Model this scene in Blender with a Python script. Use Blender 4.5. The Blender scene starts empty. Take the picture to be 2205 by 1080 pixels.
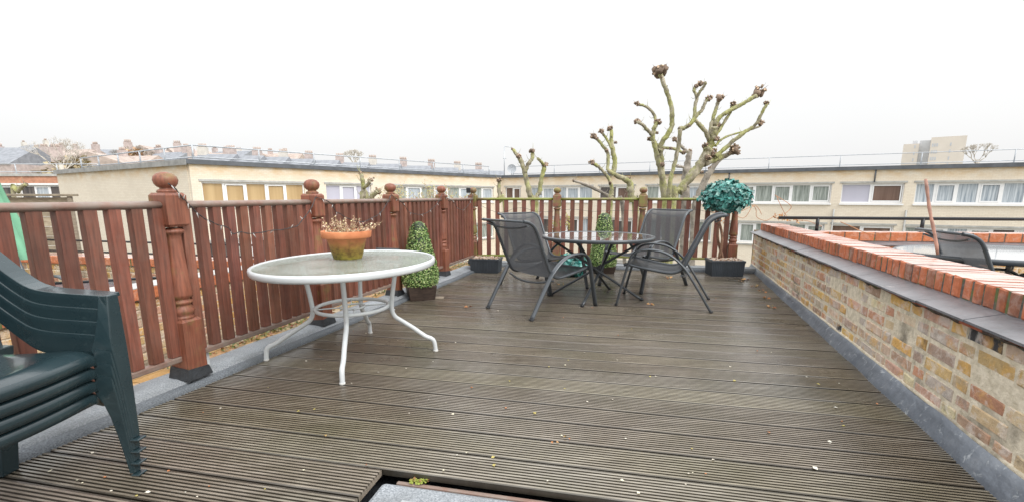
import bpy, math, random
from mathutils import Vector, Matrix
R_ = math.radians
rnd = random.Random(7)
col = bpy.context.scene.collection
sc = bpy.context.scene

# ------------------------------------------------------------------ camera
H = 1.154; F = 1000.0; CX = 1102.5; CY = 610.0
PITCH = math.atan((CY - 422.0) / F); CP, SP = math.cos(PITCH), math.sin(PITCH)
cam = bpy.data.cameras.new('camera'); cam.sensor_width = 36; cam.lens = 36 * F / 2205.0
cam.shift_y = 70.0 / 2205.0; cam.clip_end = 3000; cam.clip_start = .05
co = bpy.data.objects.new('camera', cam); col.objects.link(co)
co.location = (0, 0, H); co.rotation_euler = (math.pi / 2 - PITCH, 0, 0); sc.camera = co

def ray(px, py):
    a = (px - CX) / F; b = (py - CY) / F
    return (a, CP - b * SP, -SP - b * CP)
def G(px, py, z=0.0):
    d = ray(px, py); t = (z - H) / d[2]; return Vector((d[0] * t, d[1] * t, z))
def at(px, py, Y):
    d = ray(px, py); t = Y / d[1]; return Vector((d[0] * t, Y, H + d[2] * t))
def hit(px, py, p0, dr):
    d = ray(px, py); det = -d[0] * dr[1] + dr[0] * d[1]
    t = (-p0[0] * dr[1] + dr[0] * p0[1]) / det
    return Vector((d[0] * t, d[1] * t, H + d[2] * t))

# ------------------------------------------------------------------ mesh builder
ORG = {}
class MB:
    def __init__(s): s.v = []; s.f = []; s.c = []; s.sm = []
    def face(s, idx, c=(1, 1, 1), sm=False): s.f.append(idx); s.c.append(c); s.sm.append(sm)
    def hexa(s, p, c=(1, 1, 1)):
        b = len(s.v); s.v += [Vector(q) for q in p]
        for q in ((0, 3, 2, 1), (4, 5, 6, 7), (0, 1, 5, 4), (1, 2, 6, 5), (2, 3, 7, 6), (3, 0, 4, 7)):
            s.face([b + i for i in q], c)
        return s
    def box(s, x0, x1, y0, y1, z0, z1, c=(1, 1, 1), M=None):
        p = [(x0, y0, z0), (x1, y0, z0), (x1, y1, z0), (x0, y1, z0), (x0, y0, z1), (x1, y0, z1), (x1, y1, z1), (x0, y1, z1)]
        if M is not None: p = [M @ Vector(q) for q in p]
        return s.hexa(p, c)
    def quad(s, a, b_, c_, d, c=(1, 1, 1)):
        b = len(s.v); s.v += [Vector(a), Vector(b_), Vector(c_), Vector(d)]; s.face([b, b + 1, b + 2, b + 3], c); return s
    def tube(s, pts, r, seg=8, c=(1, 1, 1), flat=1.0, up=(0, 0, 1), cap=True, jit=0.0):
        pts = [Vector(p) for p in pts]; n = len(pts)
        if not isinstance(r, (list, tuple)): r = [r] * n
        b = len(s.v); prev = None
        for i, p in enumerate(pts):
            t = (pts[min(i + 1, n - 1)] - pts[max(i - 1, 0)])
            if t.length < 1e-9: t = Vector((0, 0, 1))
            t.normalize()
            if prev is None:
                a = Vector(up)
                if abs(a.dot(t)) > .95: a = Vector((1, 0, 0)) if abs(t.x) < .9 else Vector((0, 1, 0))
                u = (a - t * a.dot(t)).normalized()
            else:
                u = prev - t * prev.dot(t)
                u = u.normalized() if u.length > 1e-6 else prev
            prev = u; w = t.cross(u)
            for k in range(seg):
                an = 2 * math.pi * k / seg
                rr = r[i] * (1 + (rnd.random() - .5) * jit)
                s.v.append(p + u * math.cos(an) * rr * flat + w * math.sin(an) * rr)
        for i in range(n - 1):
            for k in range(seg):
                k2 = (k + 1) % seg
                s.face([b + i * seg + k, b + i * seg + k2, b + (i + 1) * seg + k2, b + (i + 1) * seg + k], c, True)
        if cap:
            s.face([b + k for k in range(seg)][::-1], c); s.face([b + (n - 1) * seg + k for k in range(seg)], c)
        return s
    def lathe(s, prof, x=0, y=0, seg=24, c=(1, 1, 1), sx=1, sy=1, capped=True):
        b = len(s.v); n = len(prof)
        for (r, z) in prof:
            for k in range(seg):
                a = 2 * math.pi * k / seg; s.v.append(Vector((x + r * math.cos(a) * sx, y + r * math.sin(a) * sy, z)))
        for i in range(n - 1):
            for k in range(seg):
                k2 = (k + 1) % seg
                s.face([b + i * seg + k, b + i * seg + k2, b + (i + 1) * seg + k2, b + (i + 1) * seg + k], c, True)
        if capped:
            s.face([b + k for k in range(seg)][::-1], c); s.face([b + (n - 1) * seg + k for k in range(seg)], c)
        return s
    def prism(s, poly, z0, z1, c=(1, 1, 1)):
        b = len(s.v); n = len(poly)
        for z in (z0, z1):
            for p in poly: s.v.append(Vector((p[0], p[1], z(p) if callable(z) else z)))
        s.face([b + i for i in range(n)][::-1], c); s.face([b + n + i for i in range(n)], c)
        for i in range(n):
            j = (i + 1) % n; s.face([b + i, b + j, b + n + j, b + n + i], c)
        return s
    def leaf(s, p, n, size, asp=.5, c=(1, 1, 1), rng=rnd, fold=.25):
        n = Vector(n).normalized()
        a = Vector((rng.uniform(-1, 1), rng.uniform(-1, 1), rng.uniform(-1, 1)))
        u = n.cross(a)
        if u.length < 1e-4: u = n.cross(Vector((0, 0, 1.01)))
        u.normalize(); w = n.cross(u); p = Vector(p); L = size; W = size * asp
        b = len(s.v)
        s.v += [p, p + u * L * .5 + w * W + n * fold * W, p + u * L, p + u * L * .5 - w * W + n * fold * W]
        s.face([b, b + 1, b + 2], c); s.face([b, b + 2, b + 3], c); return s
    def blob(s, p, r, seg=8, rings=6, jit=.25, c=(1, 1, 1), sq=(1, 1, 1)):
        b = len(s.v); p = Vector(p)
        for i in range(rings + 1):
            th = math.pi * i / rings
            for k in range(seg):
                a = 2 * math.pi * k / seg; rr = r * (1 + rnd.uniform(-jit, jit)) if 0 < i < rings else r
                s.v.append(p + Vector((math.sin(th) * math.cos(a) * rr * sq[0], math.sin(th) * math.sin(a) * rr * sq[1], math.cos(th) * rr * sq[2])))
        for i in range(rings):
            for k in range(seg):
                k2 = (k + 1) % seg
                s.face([b + (i + 1) * seg + k, b + (i + 1) * seg + k2, b + i * seg + k2, b + i * seg + k], c, True)
        return s
    def build(s, name, mat, parent=None, bevel=0, sub=False, offset=True):
        me = bpy.data.meshes.new(name)
        o_ = ORG.get(parent.name, Vector((0, 0, 0))) if parent is not None and offset else Vector((0, 0, 0))
        me.from_pydata([tuple(v - o_) for v in s.v], [], s.f)
        me.polygons.foreach_set('use_smooth', s.sm)
        ca = me.color_attributes.new('Col', 'FLOAT_COLOR', 'CORNER')
        data = []
        for f, c in zip(s.f, s.c):
            data += [c[0], c[1], c[2], 1.0] * len(f)
        ca.data.foreach_set('color', data)
        me.materials.append(mat)
        ob = bpy.data.objects.new(name, me); col.objects.link(ob)
        if parent is not None: ob.parent = parent; ORG[ob.name] = o_
        if bevel:
            m = ob.modifiers.new('bevel', 'BEVEL'); m.width = bevel; m.segments = 2; m.limit_method = 'ANGLE'; m.angle_limit = R_(40)
        return ob

def tag(o, label=None, cat=None, group=None, kind=None):
    if label: o['label'] = label
    if cat: o['category'] = cat
    if group: o['group'] = group
    if kind: o['kind'] = kind
    return o
def empty(name, loc=(0, 0, 0), rz=0.0, label=None, cat=None, group=None):
    o = bpy.data.objects.new(name, None); col.objects.link(o); o.empty_display_size = .1
    o.location = loc; o.rotation_euler = (0, 0, rz); tag(o, label, cat, group)
    ORG[o.name] = Vector(loc) if rz == 0 else Vector((0, 0, 0))
    return o
def copy_tree(o, parent=None):
    c = o.copy(); col.objects.link(c)
    if parent is not None: c.parent = parent
    for ch in [x for x in bpy.data.objects if x.parent == o]: copy_tree(ch, c)
    return c

# ------------------------------------------------------------------ materials
def nt(name):
    m = bpy.data.materials.new(name); m.use_nodes = True; t = m.node_tree
    return m, t, t.nodes['Principled BSDF']
def N(t, ty, **k):
    n = t.nodes.new(ty)
    for a, b in k.items():
        if a in n.inputs: n.inputs[a].default_value = b
        else: setattr(n, a, b)
    return n
def noise(t, scale=5, detail=4, rough=.55, sx=1, sy=1, sz=1, coord='Object', dist=0.0):
    tc = N(t, 'ShaderNodeTexCoord'); mp = N(t, 'ShaderNodeMapping'); mp.inputs['Scale'].default_value = (sx, sy, sz)
    t.links.new(tc.outputs[coord], mp.inputs[0])
    n = N(t, 'ShaderNodeTexNoise'); n.inputs['Scale'].default_value = scale; n.inputs['Detail'].default_value = detail
    n.inputs['Roughness'].default_value = rough; n.inputs['Distortion'].default_value = dist
    t.links.new(mp.outputs[0], n.inputs['Vector']); return n.outputs['Fac']
def ramp(t, fac, stops):
    r = N(t, 'ShaderNodeValToRGB'); e = r.color_ramp.elements
    while len(e) > 1: e.remove(e[-1])
    e[0].position = stops[0][0]; e[0].color = (*stops[0][1], 1) if not isinstance(stops[0][1], (int, float)) else (stops[0][1],) * 3 + (1,)
    for p, c in stops[1:]:
        x = e.new(p); x.color = (*c, 1) if not isinstance(c, (int, float)) else (c, c, c, 1)
    t.links.new(fac, r.inputs[0]); return r.outputs[0]
def mix(t, fac, a, b, mode='MIX'):
    m = N(t, 'ShaderNodeMix', data_type='RGBA', blend_type=mode)
    for sck, v in ((m.inputs[0], fac), (m.inputs[6], a), (m.inputs[7], b)):
        if isinstance(v, (int, float)): sck.default_value = v
        elif isinstance(v, tuple): sck.default_value = (*v, 1)
        else: t.links.new(v, sck)
    return m.outputs[2]
def bump(t, b, fac, strength=.3, dist=.01):
    n = N(t, 'ShaderNodeBump'); n.inputs['Strength'].default_value = strength; n.inputs['Distance'].default_value = dist
    t.links.new(fac, n.inputs['Height']); t.links.new(n.outputs[0], b.inputs['Normal'])
def attr(t):
    a = N(t, 'ShaderNodeAttribute'); a.attribute_name = 'Col'; return a.outputs['Color']
def setc(t, b, c): 
    if isinstance(c, tuple): b.inputs['Base Color'].default_value = (*c, 1)
    else: t.links.new(c, b.inputs['Base Color'])
def simple(name, c, rough=.5, metal=0.0, var=.15, scale=6, bmp=0.0, spec=.5, useattr=False, coat=0.0):
    m, t, b = nt(name)
    n = noise(t, scale, 5)
    dark = tuple(x * (1 - var) for x in c); lite = tuple(min(1, x * (1 + var)) for x in c)
    cc = ramp(t, n, [(.3, dark), (.7, lite)])
    if useattr: cc = mix(t, 1.0, cc, attr(t), 'MULTIPLY')
    setc(t, b, cc); b.inputs['Roughness'].default_value = rough; b.inputs['Metallic'].default_value = metal
    b.inputs['Specular IOR Level'].default_value = spec; b.inputs['Coat Weight'].default_value = coat
    if bmp: bump(t, b, noise(t, scale * 6, 4), bmp, .01)
    return m

def wood_mat(name, c0, c1, moss=0.0, grey=0.0, vert=True):
    m, t, b = nt(name)
    g = noise(t, 9, 6, .6, 8, 8, .5) if vert else noise(t, 9, 6, .6, 1.5, 1.5, 6)
    cc = ramp(t, g, [(.3, c0), (.55, c1), (.75, tuple(x * 1.35 for x in c1))])
    big = noise(t, 2.3, 3)
    cc = mix(t, ramp(t, big, [(.35, 0.0), (.65, .35)]), cc, tuple(x * .55 for x in c0))
    if grey:
        cc = mix(t, ramp(t, noise(t, 14, 4, .6, 1, 1, 1), [(.35, grey * .4), (.6, grey)]), cc, (.24, .20, .17))
    if moss:
        cc = mix(t, ramp(t, noise(t, 7, 5, .65), [(.62 - .28 * moss, 0.0), (.72 - .2 * moss, min(1, moss * 1.1))]), cc, (.20, .22, .045))
    cc = mix(t, 1.0, cc, attr(t), 'MULTIPLY')
    setc(t, b, cc)
    t.links.new(ramp(t, noise(t, 12, 3), [(.3, .38), (.7, .62)]), b.inputs['Roughness'])
    bump(t, b, g, .35, .006)
    return m
WOOD = wood_mat('stained_wood', (.105, .032, .019), (.225, .072, .043), 0, .16)
WOOD_RAIL = wood_mat('weathered_rail_wood', (.17, .07, .045), (.25, .12, .085), 0, .85, False)
WOOD_POST = wood_mat('post_wood', (.14, .040, .020), (.28, .092, .05), .3, .12)
WOOD_MOSS = wood_mat('mossy_wood', (.15, .05, .03), (.27, .10, .055), .62, .3)
WOOD_MOSSRAIL = wood_mat('mossy_rail_wood', (.15, .09, .05), (.25, .17, .09), 1.0, .3, False)
OLDWOOD = wood_mat('old_fence_wood', (.22, .17, .12), (.42, .36, .27), .15, .3, False)

# deck
m, t, b = nt('wet_decking'); DECK = m
mp_ang = R_(12.28)
tc = N(t, 'ShaderNodeTexCoord'); mp = N(t, 'ShaderNodeMapping'); mp.inputs['Rotation'].default_value = (0, 0, mp_ang); mp.inputs['Scale'].default_value = (1, 14, 1)
t.links.new(tc.outputs['Object'], mp.inputs[0])
n1 = N(t, 'ShaderNodeTexNoise'); n1.inputs['Scale'].default_value = 2.2; n1.inputs['Detail'].default_value = 8; n1.inputs['Roughness'].default_value = .7
t.links.new(mp.outputs[0], n1.inputs['Vector'])
cc = ramp(t, n1.outputs['Fac'], [(.3, (.132, .110, .083)), (.5, (.212, .182, .142)), (.72, (.36, .32, .262))])
cc = mix(t, ramp(t, noise(t, 1.7, 5, .6), [(.46, 0.0), (.68, .5)]), cc, (.13, .118, .07))
cc = mix(t, ramp(t, noise(t, 5.0, 6, .7), [(.57, 0.0), (.68, .5)]), cc, (.28, .25, .19))
cc = mix(t, ramp(t, noise(t, 60, 3, .7), [(.62, 0.0), (.7, .6)]), cc, (.19, .17, .10))
cc = mix(t, 1.0, cc, attr(t), 'MULTIPLY'); setc(t, b, cc)
t.links.new(ramp(t, noise(t, 1.3, 5, .6), [(.35, .24), (.65, .5)]), b.inputs['Roughness'])
t.links.new(ramp(t, noise(t, .8, 4, .6), [(.42, .1), (.6, .85)]), b.inputs['Coat Weight']); b.inputs['Coat Roughness'].default_value = .2
bump(t, b, n1.outputs['Fac'], .35, .004)

# bricks
def brick_mat(name, white=.3, dark=.25, sc_=1.0):
    m, t, b = nt(name)
    cc = attr(t)
    if white > .5:
        cc = mix(t, ramp(t, noise(t, 8, 5, .65, dist=.5), [(.5, 0.0), (.62, .7)]), cc, ramp(t, noise(t, 3.1, 3), [(.46, (.78, .47, .14)), (.56, (.68, .36, .22)), (.66, (.56, .42, .30))]))
    cc = mix(t, ramp(t, noise(t, 22 * sc_, 6, .7), [(.3, .55), (.7, 0.0)]), cc, mix(t, 1.0, cc, (.45, .42, .4), 'MULTIPLY'))
    cc = mix(t, ramp(t, noise(t, 11 * sc_, 6, .7, dist=.6), [(.50, 0.0), (.60, white)]), cc, (.74, .68, .62))
    cc = mix(t, ramp(t, noise(t, 2.7, 5, .65), [(.60, 0.0), (.70, dark)]), cc, (.055, .045, .04))
    setc(t, b, cc); b.inputs['Roughness'].default_value = .82
    bump(t, b, noise(t, 40, 6, .7), .8, .012); return m
BRICK = brick_mat('stock_brick', .55, .7)
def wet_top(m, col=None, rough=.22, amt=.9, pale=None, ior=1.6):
    # rain film on upward faces; pale paints reflected sky into their colour
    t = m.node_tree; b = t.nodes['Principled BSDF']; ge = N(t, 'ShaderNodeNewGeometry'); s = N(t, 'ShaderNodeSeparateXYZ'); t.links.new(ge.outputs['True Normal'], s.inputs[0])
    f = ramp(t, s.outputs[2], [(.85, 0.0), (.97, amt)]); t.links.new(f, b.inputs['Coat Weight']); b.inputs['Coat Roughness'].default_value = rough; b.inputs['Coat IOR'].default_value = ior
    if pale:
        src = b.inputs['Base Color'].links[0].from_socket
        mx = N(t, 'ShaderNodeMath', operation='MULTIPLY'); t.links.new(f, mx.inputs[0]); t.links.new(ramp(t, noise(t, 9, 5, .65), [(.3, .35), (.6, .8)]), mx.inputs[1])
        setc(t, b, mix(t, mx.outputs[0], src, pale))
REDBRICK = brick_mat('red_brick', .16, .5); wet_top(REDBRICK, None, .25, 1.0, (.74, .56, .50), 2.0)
m, t, b = nt('lime_mortar'); MORTAR = m
setc(t, b, mix(t, ramp(t, noise(t, 3, 5), [(.55, 0.0), (.68, .75)]), ramp(t, noise(t, 25, 5), [(.3, (.52, .46, .34)), (.7, (.78, .70, .56))]), (.10, .085, .065)))
b.inputs['Roughness'].default_value = .95; bump(t, b, noise(t, 60, 5), .7, .01)
m, t, b = nt('dark_mortar'); DMORTAR = m
setc(t, b, mix(t, ramp(t, noise(t, 9, 4), [(.5, 0.0), (.62, .8)]), ramp(t, noise(t, 40, 4), [(.3, (.05, .045, .04)), (.7, (.16, .15, .13))]), (.12, .15, .04)))
b.inputs['Roughness'].default_value = .95
m, t, b = nt('cement_top'); 
# slate, lead, felt
m, t, b = nt('slate'); SLATE = m
cc = ramp(t, noise(t, 4, 6, .65), [(.3, (.085, .09, .10)), (.7, (.20, .20, .215))])
cc = mix(t, ramp(t, noise(t, 19, 5, .6, 1, .35, 1), [(.66, 0.0), (.72, .8)]), cc, (.5, .49, .46))
setc(t, b, cc); b.inputs['Roughness'].default_value = .42; bump(t, b, noise(t, 25, 5), .7, .015); wet_top(m, rough=.3, amt=.6)
m, t, b = nt('lead'); LEAD = m
cc = ramp(t, noise(t, 2.3, 6, .65), [(.3, (.085, .10, .125)), (.55, (.165, .185, .215)), (.75, (.27, .29, .32))])
cc = mix(t, ramp(t, noise(t, 16, 6, .75, dist=.8), [(.58, 0.0), (.67, .7)]), cc, (.52, .55, .57))
cc = mix(t, ramp(t, noise(t, 7, 5, .6, 1, .3, 1), [(.6, 0.0), (.68, .6)]), cc, (.05, .055, .065))
setc(t, b, cc); b.inputs['Roughness'].default_value = .38; b.inputs['Metallic'].default_value = .25; bump(t, b, noise(t, 9, 4), .5, .02)
m, t, b = nt('mineral_felt'); FELT = m
cc = ramp(t, noise(t, 150, 2, .5), [(.35, (.17, .19, .21)), (.65, (.40, .43, .46))])
cc = mix(t, ramp(t, noise(t, 3.3, 5), [(.4, .55), (.66, 0.0)]), cc, (.16, .17, .175))
cc = mix(t, 1.0, cc, attr(t), 'MULTIPLY')
setc(t, b, cc); b.inputs['Roughness'].default_value = .6; bump(t, b, noise(t, 110, 3), .6, .006)
BITUMEN = simple('bitumen', (.028, .032, .037), .55, var=.5, scale=12, bmp=.5)
WHITE = simple('white_enamel', (.60, .635, .65), .22, var=.05, scale=4)
DARKM = simple('anthracite_metal', (.075, .085, .095), .28, .25, var=.15, scale=9)
BLACKM = simple('black_metal', (.02, .022, .026), .35, .2)
GALV = simple('galvanised_steel', (.52, .55, .58), .4, .5)
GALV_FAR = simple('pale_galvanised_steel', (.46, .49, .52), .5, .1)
CABLE = simple('clear_cable', (.045, .04, .04), .4)
BULB = simple('clear_bulb', (.55, .54, .52), .15)
TERRA = None
m, t, b = nt('terracotta'); TERRA = m
tc = N(t, 'ShaderNodeTexCoord'); sx = N(t, 'ShaderNodeSeparateXYZ'); t.links.new(tc.outputs['Object'], sx.inputs[0])
ma = N(t, 'ShaderNodeMath', operation='MULTIPLY_ADD'); t.links.new(noise(t, 14, 5, .7), ma.inputs[0]); ma.inputs[1].default_value = .13; t.links.new(sx.outputs[2], ma.inputs[2])
cc = ramp(t, noise(t, 9, 5), [(.3, (.50, .165, .065)), (.7, (.68, .27, .12))])
cc = mix(t, ramp(t, ma.outputs[0], [(.07, 1.0), (.135, .75), (.20, 0.0)]), cc, ramp(t, noise(t, 30, 4), [(.35, (.10, .085, .02)), (.65, (.40, .34, .06))]))
cc = mix(t, 1.0, cc, attr(t), 'MULTIPLY')
setc(t, b, cc); b.inputs['Roughness'].default_value = .7; bump(t, b, noise(t, 30, 4), .25, .01)
TWIG = simple('dry_twig', (.42, .30, .2), .8, useattr=True)
PALELEAF = simple('pale_dry_leaf', (.62, .56, .40), .8, useattr=True)
LEAFG = simple('box_leaf', (1, 1, 1), .45, useattr=True, var=.1)
TEAL = simple('teal_leaf', (1, 1, 1), .4, useattr=True, var=.1, coat=.2)
BROWNLEAF = simple('dead_leaf', (1, 1, 1), .8, useattr=True)
PLANTER = simple('dark_resin', (.045, .055, .067), .42, var=.2)
PLANTERWOOD = wood_mat('dark_planter_wood', (.03, .02, .016), (.075, .05, .038), 0, 0, False)
PEBBLE = simple('pebble', (1, 1, 1), .6, useattr=True)
SOIL = simple('soil', (.05, .035, .025), .95, var=.5, scale=30, bmp=.5)
m, t, b = nt('green_plastic'); GPLAS = m
cc = ramp(t, noise(t, 6, 5), [(.3, (.014, .030, .037)), (.7, (.022, .043, .050))])
cc = mix(t, ramp(t, noise(t, 26, 6, .75), [(.6, 0.0), (.74, .5)]), cc, (.08, .12, .125))
setc(t, b, cc); t.links.new(ramp(t, noise(t, 7, 5), [(.3, .18), (.7, .36)]), b.inputs['Roughness']); b.inputs['Coat Weight'].default_value = .4; b.inputs['Coat Roughness'].default_value = .12; bump(t, b, noise(t, 90, 3), .12, .003)

def mesh_fabric(name, c, alpha):
    m, t, b = nt(name)
    tc = N(t, 'ShaderNodeTexCoord')
    w = N(t, 'ShaderNodeTexNoise'); w.inputs['Scale'].default_value = 60; w.inputs['Detail'].default_value = 2
    t.links.new(tc.outputs['Object'], w.inputs['Vector'])
    setc(t, b, ramp(t, w.outputs['Fac'], [(.35, tuple(x * .75 for x in c)), (.65, tuple(x * 1.25 for x in c))]))
    b.inputs['Roughness'].default_value = .42; b.inputs['Specular IOR Level'].default_value = .6
    tr = N(t, 'ShaderNodeBsdfTransparent'); tl = N(t, 'ShaderNodeBsdfTranslucent'); tl.inputs[0].default_value = (.22, .23, .25, 1)
    m1 = N(t, 'ShaderNodeMixShader'); m1.inputs[0].default_value = .18
    t.links.new(b.outputs[0], m1.inputs[1]); t.links.new(tl.outputs[0], m1.inputs[2])
    m2 = N(t, 'ShaderNodeMixShader'); m2.inputs[0].default_value = alpha
    t.links.new(m1.outputs[0], m2.inputs[1]); t.links.new(tr.outputs[0], m2.inputs[2])
    out = t.nodes['Material Output']; t.links.new(m2.outputs[0], out.inputs[0]); return m
SLING = mesh_fabric('sling_mesh', (.036, .039, .044), .12)
m, t, b = nt('obscured_glass'); GLASSW = m
setc(t, b, ramp(t, noise(t, 3, 5), [(.35, (.26, .30, .23)), (.65, (.50, .56, .51))])); b.inputs['Roughness'].default_value = .10; b.inputs['Alpha'].default_value = .55
b.inputs['IOR'].default_value = 1.75; bump(t, b, noise(t, 30, 5, .75), .9, .010)
m, t, b = nt('wet_dark_glass'); GLASSD = m
setc(t, b, (.42, .42, .44)); b.inputs['Metallic'].default_value = .75; b.inputs['Roughness'].default_value = .035; b.inputs['Coat Weight'].default_value = 1.0; b.inputs['Coat IOR'].default_value = 2.6; b.inputs['Coat Roughness'].default_value = .03; b.inputs['IOR'].default_value = 1.8
bump(t, b, ramp(t, noise(t, 16, 4, .6), [(.5, 0.0), (.56, 1.0)]), .12, .004)
m, t, b = nt('wet_pale_glass'); GLASSN = m
setc(t, b, (.72, .74, .75)); b.inputs['Roughness'].default_value = .12; b.inputs['Coat Weight'].default_value = 1.0; b.inputs['Coat IOR'].default_value = 1.8  # whitish base colour stands in for sky mirrored in the glass

# far buildings
def facade_brick(name, c0, c1, mort, scale=4.4, stain=(.62, .42, .2)):
    m, t, b = nt(name)
    tc = N(t, 'ShaderNodeTexCoord'); s = N(t, 'ShaderNodeSeparateXYZ'); t.links.new(tc.outputs['Object'], s.inputs[0])
    ad = N(t, 'ShaderNodeMath', operation='ADD'); t.links.new(s.outputs[0], ad.inputs[0]); t.links.new(s.outputs[1], ad.inputs[1])
    cb = N(t, 'ShaderNodeCombineXYZ'); t.links.new(ad.outputs[0], cb.inputs[0]); t.links.new(s.outputs[2], cb.inputs[1])
    br = N(t, 'ShaderNodeTexBrick'); br.inputs['Scale'].default_value = scale
    br.inputs['Color1'].default_value = (*c0, 1); br.inputs['Color2'].default_value = (*c1, 1); br.inputs['Mortar'].default_value = (*mort, 1)
    br.inputs['Mortar Size'].default_value = .03; br.inputs['Brick Width'].default_value = 1.0; br.inputs['Row Height'].default_value = .36
    t.links.new(cb.outputs[0], br.inputs['Vector'])
    cc = br.outputs['Color']
    # weather staining that gathers under the roof edge
    ma = N(t, 'ShaderNodeMapRange'); t.links.new(s.outputs[2], ma.inputs[0]); ma.inputs[1].default_value = 1.9; ma.inputs[2].default_value = 2.55
    nz = ramp(t, noise(t, 1.1, 6, .7, 1, 1, 2.2), [(.38, 0.0), (.62, 1.0)])
    mu = N(t, 'ShaderNodeMath', operation='MULTIPLY'); t.links.new(ma.outputs[0], mu.inputs[0]); t.links.new(nz, mu.inputs[1])
    cc = mix(t, mu.outputs[0], cc, stain)
    cc = mix(t, ramp(t, noise(t, .5, 5, .6), [(.35, .22), (.6, 0.0)]), cc, tuple(x * .72 for x in c0))
    setc(t, b, cc); b.inputs['Roughness'].default_value = .9; return m
CREAM = facade_brick('cream_brick', (.74, .66, .54), (.79, .72, .60), (.64, .57, .47))
REDFAR = simple('hazed_red_brick', (.48, .41, .385), .95, var=.2, scale=2)  # distance haze is mixed into the far wall and roof colours
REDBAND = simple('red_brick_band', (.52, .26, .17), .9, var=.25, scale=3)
SLATEFAR = simple('hazed_slate_roof', (.27, .285, .31), .95, var=.2, scale=2, spec=.1)
TILEFAR = simple('hazed_tile_roof', (.43, .36, .32), .95, var=.25, scale=1.5, spec=.1)
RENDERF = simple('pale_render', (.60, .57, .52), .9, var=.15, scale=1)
CONC = simple('concrete', (.42, .42, .40), .8, var=.2, scale=3)
FASCIA = simple('grey_fascia', (.10, .11, .125), .5, var=.25, scale=3)
FASCIAL = simple('light_grey_fascia', (.30, .30, .29), .6, var=.3, scale=3)
UPVC = simple('white_upvc', (.83, .84, .85), .35, var=.03)
def pane_mat(name, c0, c1, rough=.12, streak=22):
    m, t, b = nt(name)
    setc(t, b, ramp(t, noise(t, streak, 3, .6, 1, 1, .05), [(.35, c0), (.65, c1)])); b.inputs['Roughness'].default_value = rough
    b.inputs['Specular IOR Level'].default_value = .5; return m
P_GREEN = pane_mat('curtained_pane', (.18, .21, .19), (.42, .46, .43))
P_BLUE = pane_mat('net_curtain_pane', (.25, .30, .35), (.58, .63, .67), streak=14)
P_LILAC = pane_mat('lilac_blind_pane', (.48, .48, .57), (.50, .50, .59), .3, 3)
P_BLIND = pane_mat('wood_blind_pane', (.40, .27, .13), (.56, .41, .22), .3, 2)
P_DARK = pane_mat('dark_pane', (.05, .045, .045), (.14, .12, .11), .08, 4)
P_BROWN = pane_mat('brown_pane', (.12, .07, .05), (.2, .13, .10), .1, 3)
PANES = dict(g=P_GREEN, b=P_BLUE, l=P_LILAC, w=P_BLIND, d=P_DARK, n=P_BROWN)
TOWERW = simple('hazed_tower_panel', (.70, .64, .575), .95, var=.05, scale=.3)  # tower colours lightened to carry the haze of distance
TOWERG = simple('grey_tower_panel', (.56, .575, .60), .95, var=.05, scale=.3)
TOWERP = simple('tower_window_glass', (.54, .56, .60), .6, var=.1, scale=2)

m, t, b = nt('mossy_bark'); BARK = m
cc = ramp(t, noise(t, 7, 6, .7, 1, 1, .5), [(.3, (.12, .10, .075)), (.5, (.30, .27, .20)), (.7, (.55, .50, .40))])
cc = mix(t, ramp(t, noise(t, 2.6, 6, .7), [(.44, 0.05), (.60, .8)]), cc, ramp(t, noise(t, 14, 5), [(.3, (.20, .22, .05)), (.55, (.42, .44, .14)), (.75, (.60, .60, .30))]))
cc = mix(t, ramp(t, noise(t, 5.5, 6, .75), [(.62, 0.0), (.68, .75)]), cc, (.07, .055, .04))
setc(t, b, cc); b.inputs['Roughness'].default_value = .9; bump(t, b, noise(t, 16, 6, .7, 1, 1, .4), .8, .04)
BARKG = simple('grey_bark', (.30, .27, .23), .9, var=.5, scale=8, bmp=.8)
KNOB = simple('pollard_knuckle', (1, 1, 1), .95, var=.45, scale=14, bmp=.8, useattr=True)
GROUND = simple('yard_ground', (.20, .19, .15), .95, var=.4, scale=.6)
HILL = simple('hill_ground', (.30, .31, .24), .95, var=.3, scale=.1)
GRAVEL = simple('gravel_roof', (.26, .21, .15), .9, var=.6, scale=28, bmp=.9)
YBRICK = brick_mat('yellow_brick', .3, .2)
PARASOL = simple('green_canvas', (.18, .42, .27), .8, var=.2, scale=3)

# ------------------------------------------------------------------ world and sun (overcast)
w = bpy.data.worlds.new('World'); sc.world = w; w.use_nodes = True; t = w.node_tree; t.nodes.clear()
tc = N(t, 'ShaderNodeTexCoord'); s = N(t, 'ShaderNodeSeparateXYZ'); t.links.new(tc.outputs['Generated'], s.inputs[0])
mr = N(t, 'ShaderNodeMapRange'); t.links.new(s.outputs[2], mr.inputs[0]); mr.inputs[1].default_value = 0; mr.inputs[2].default_value = 1
mr.inputs[3].default_value = 0; mr.inputs[4].default_value = 1
nn = noise(t, 1.6, 4, .5, 1, 1, 2.5, 'Generated')
cl = ramp(t, nn, [(.3, (.945, .95, .96)), (.7, (1.0, 1.0, 1.0))])
bg1 = N(t, 'ShaderNodeBackground'); t.links.new(cl, bg1.inputs[0]); lum = ramp(t, mr.outputs[0], [(0, .42), (.08, .436), (.36, .452), (.5, .85), (1.0, 1.0)]); lm = N(t, 'ShaderNodeMath', operation='MULTIPLY'); t.links.new(lum, lm.inputs[0]); lm.inputs[1].default_value = 2.02; t.links.new(lm.outputs[0], bg1.inputs[1])
sky = N(t, 'ShaderNodeTexSky', sky_type='NISHITA'); sky.sun_disc = False; sky.sun_elevation = R_(44); sky.sun_rotation = R_(132); sky.air_density = 1.5; sky.dust_density = 6
hs = N(t, 'ShaderNodeHueSaturation'); hs.inputs['Saturation'].default_value = .35; t.links.new(sky.outputs[0], hs.inputs['Color'])
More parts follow.
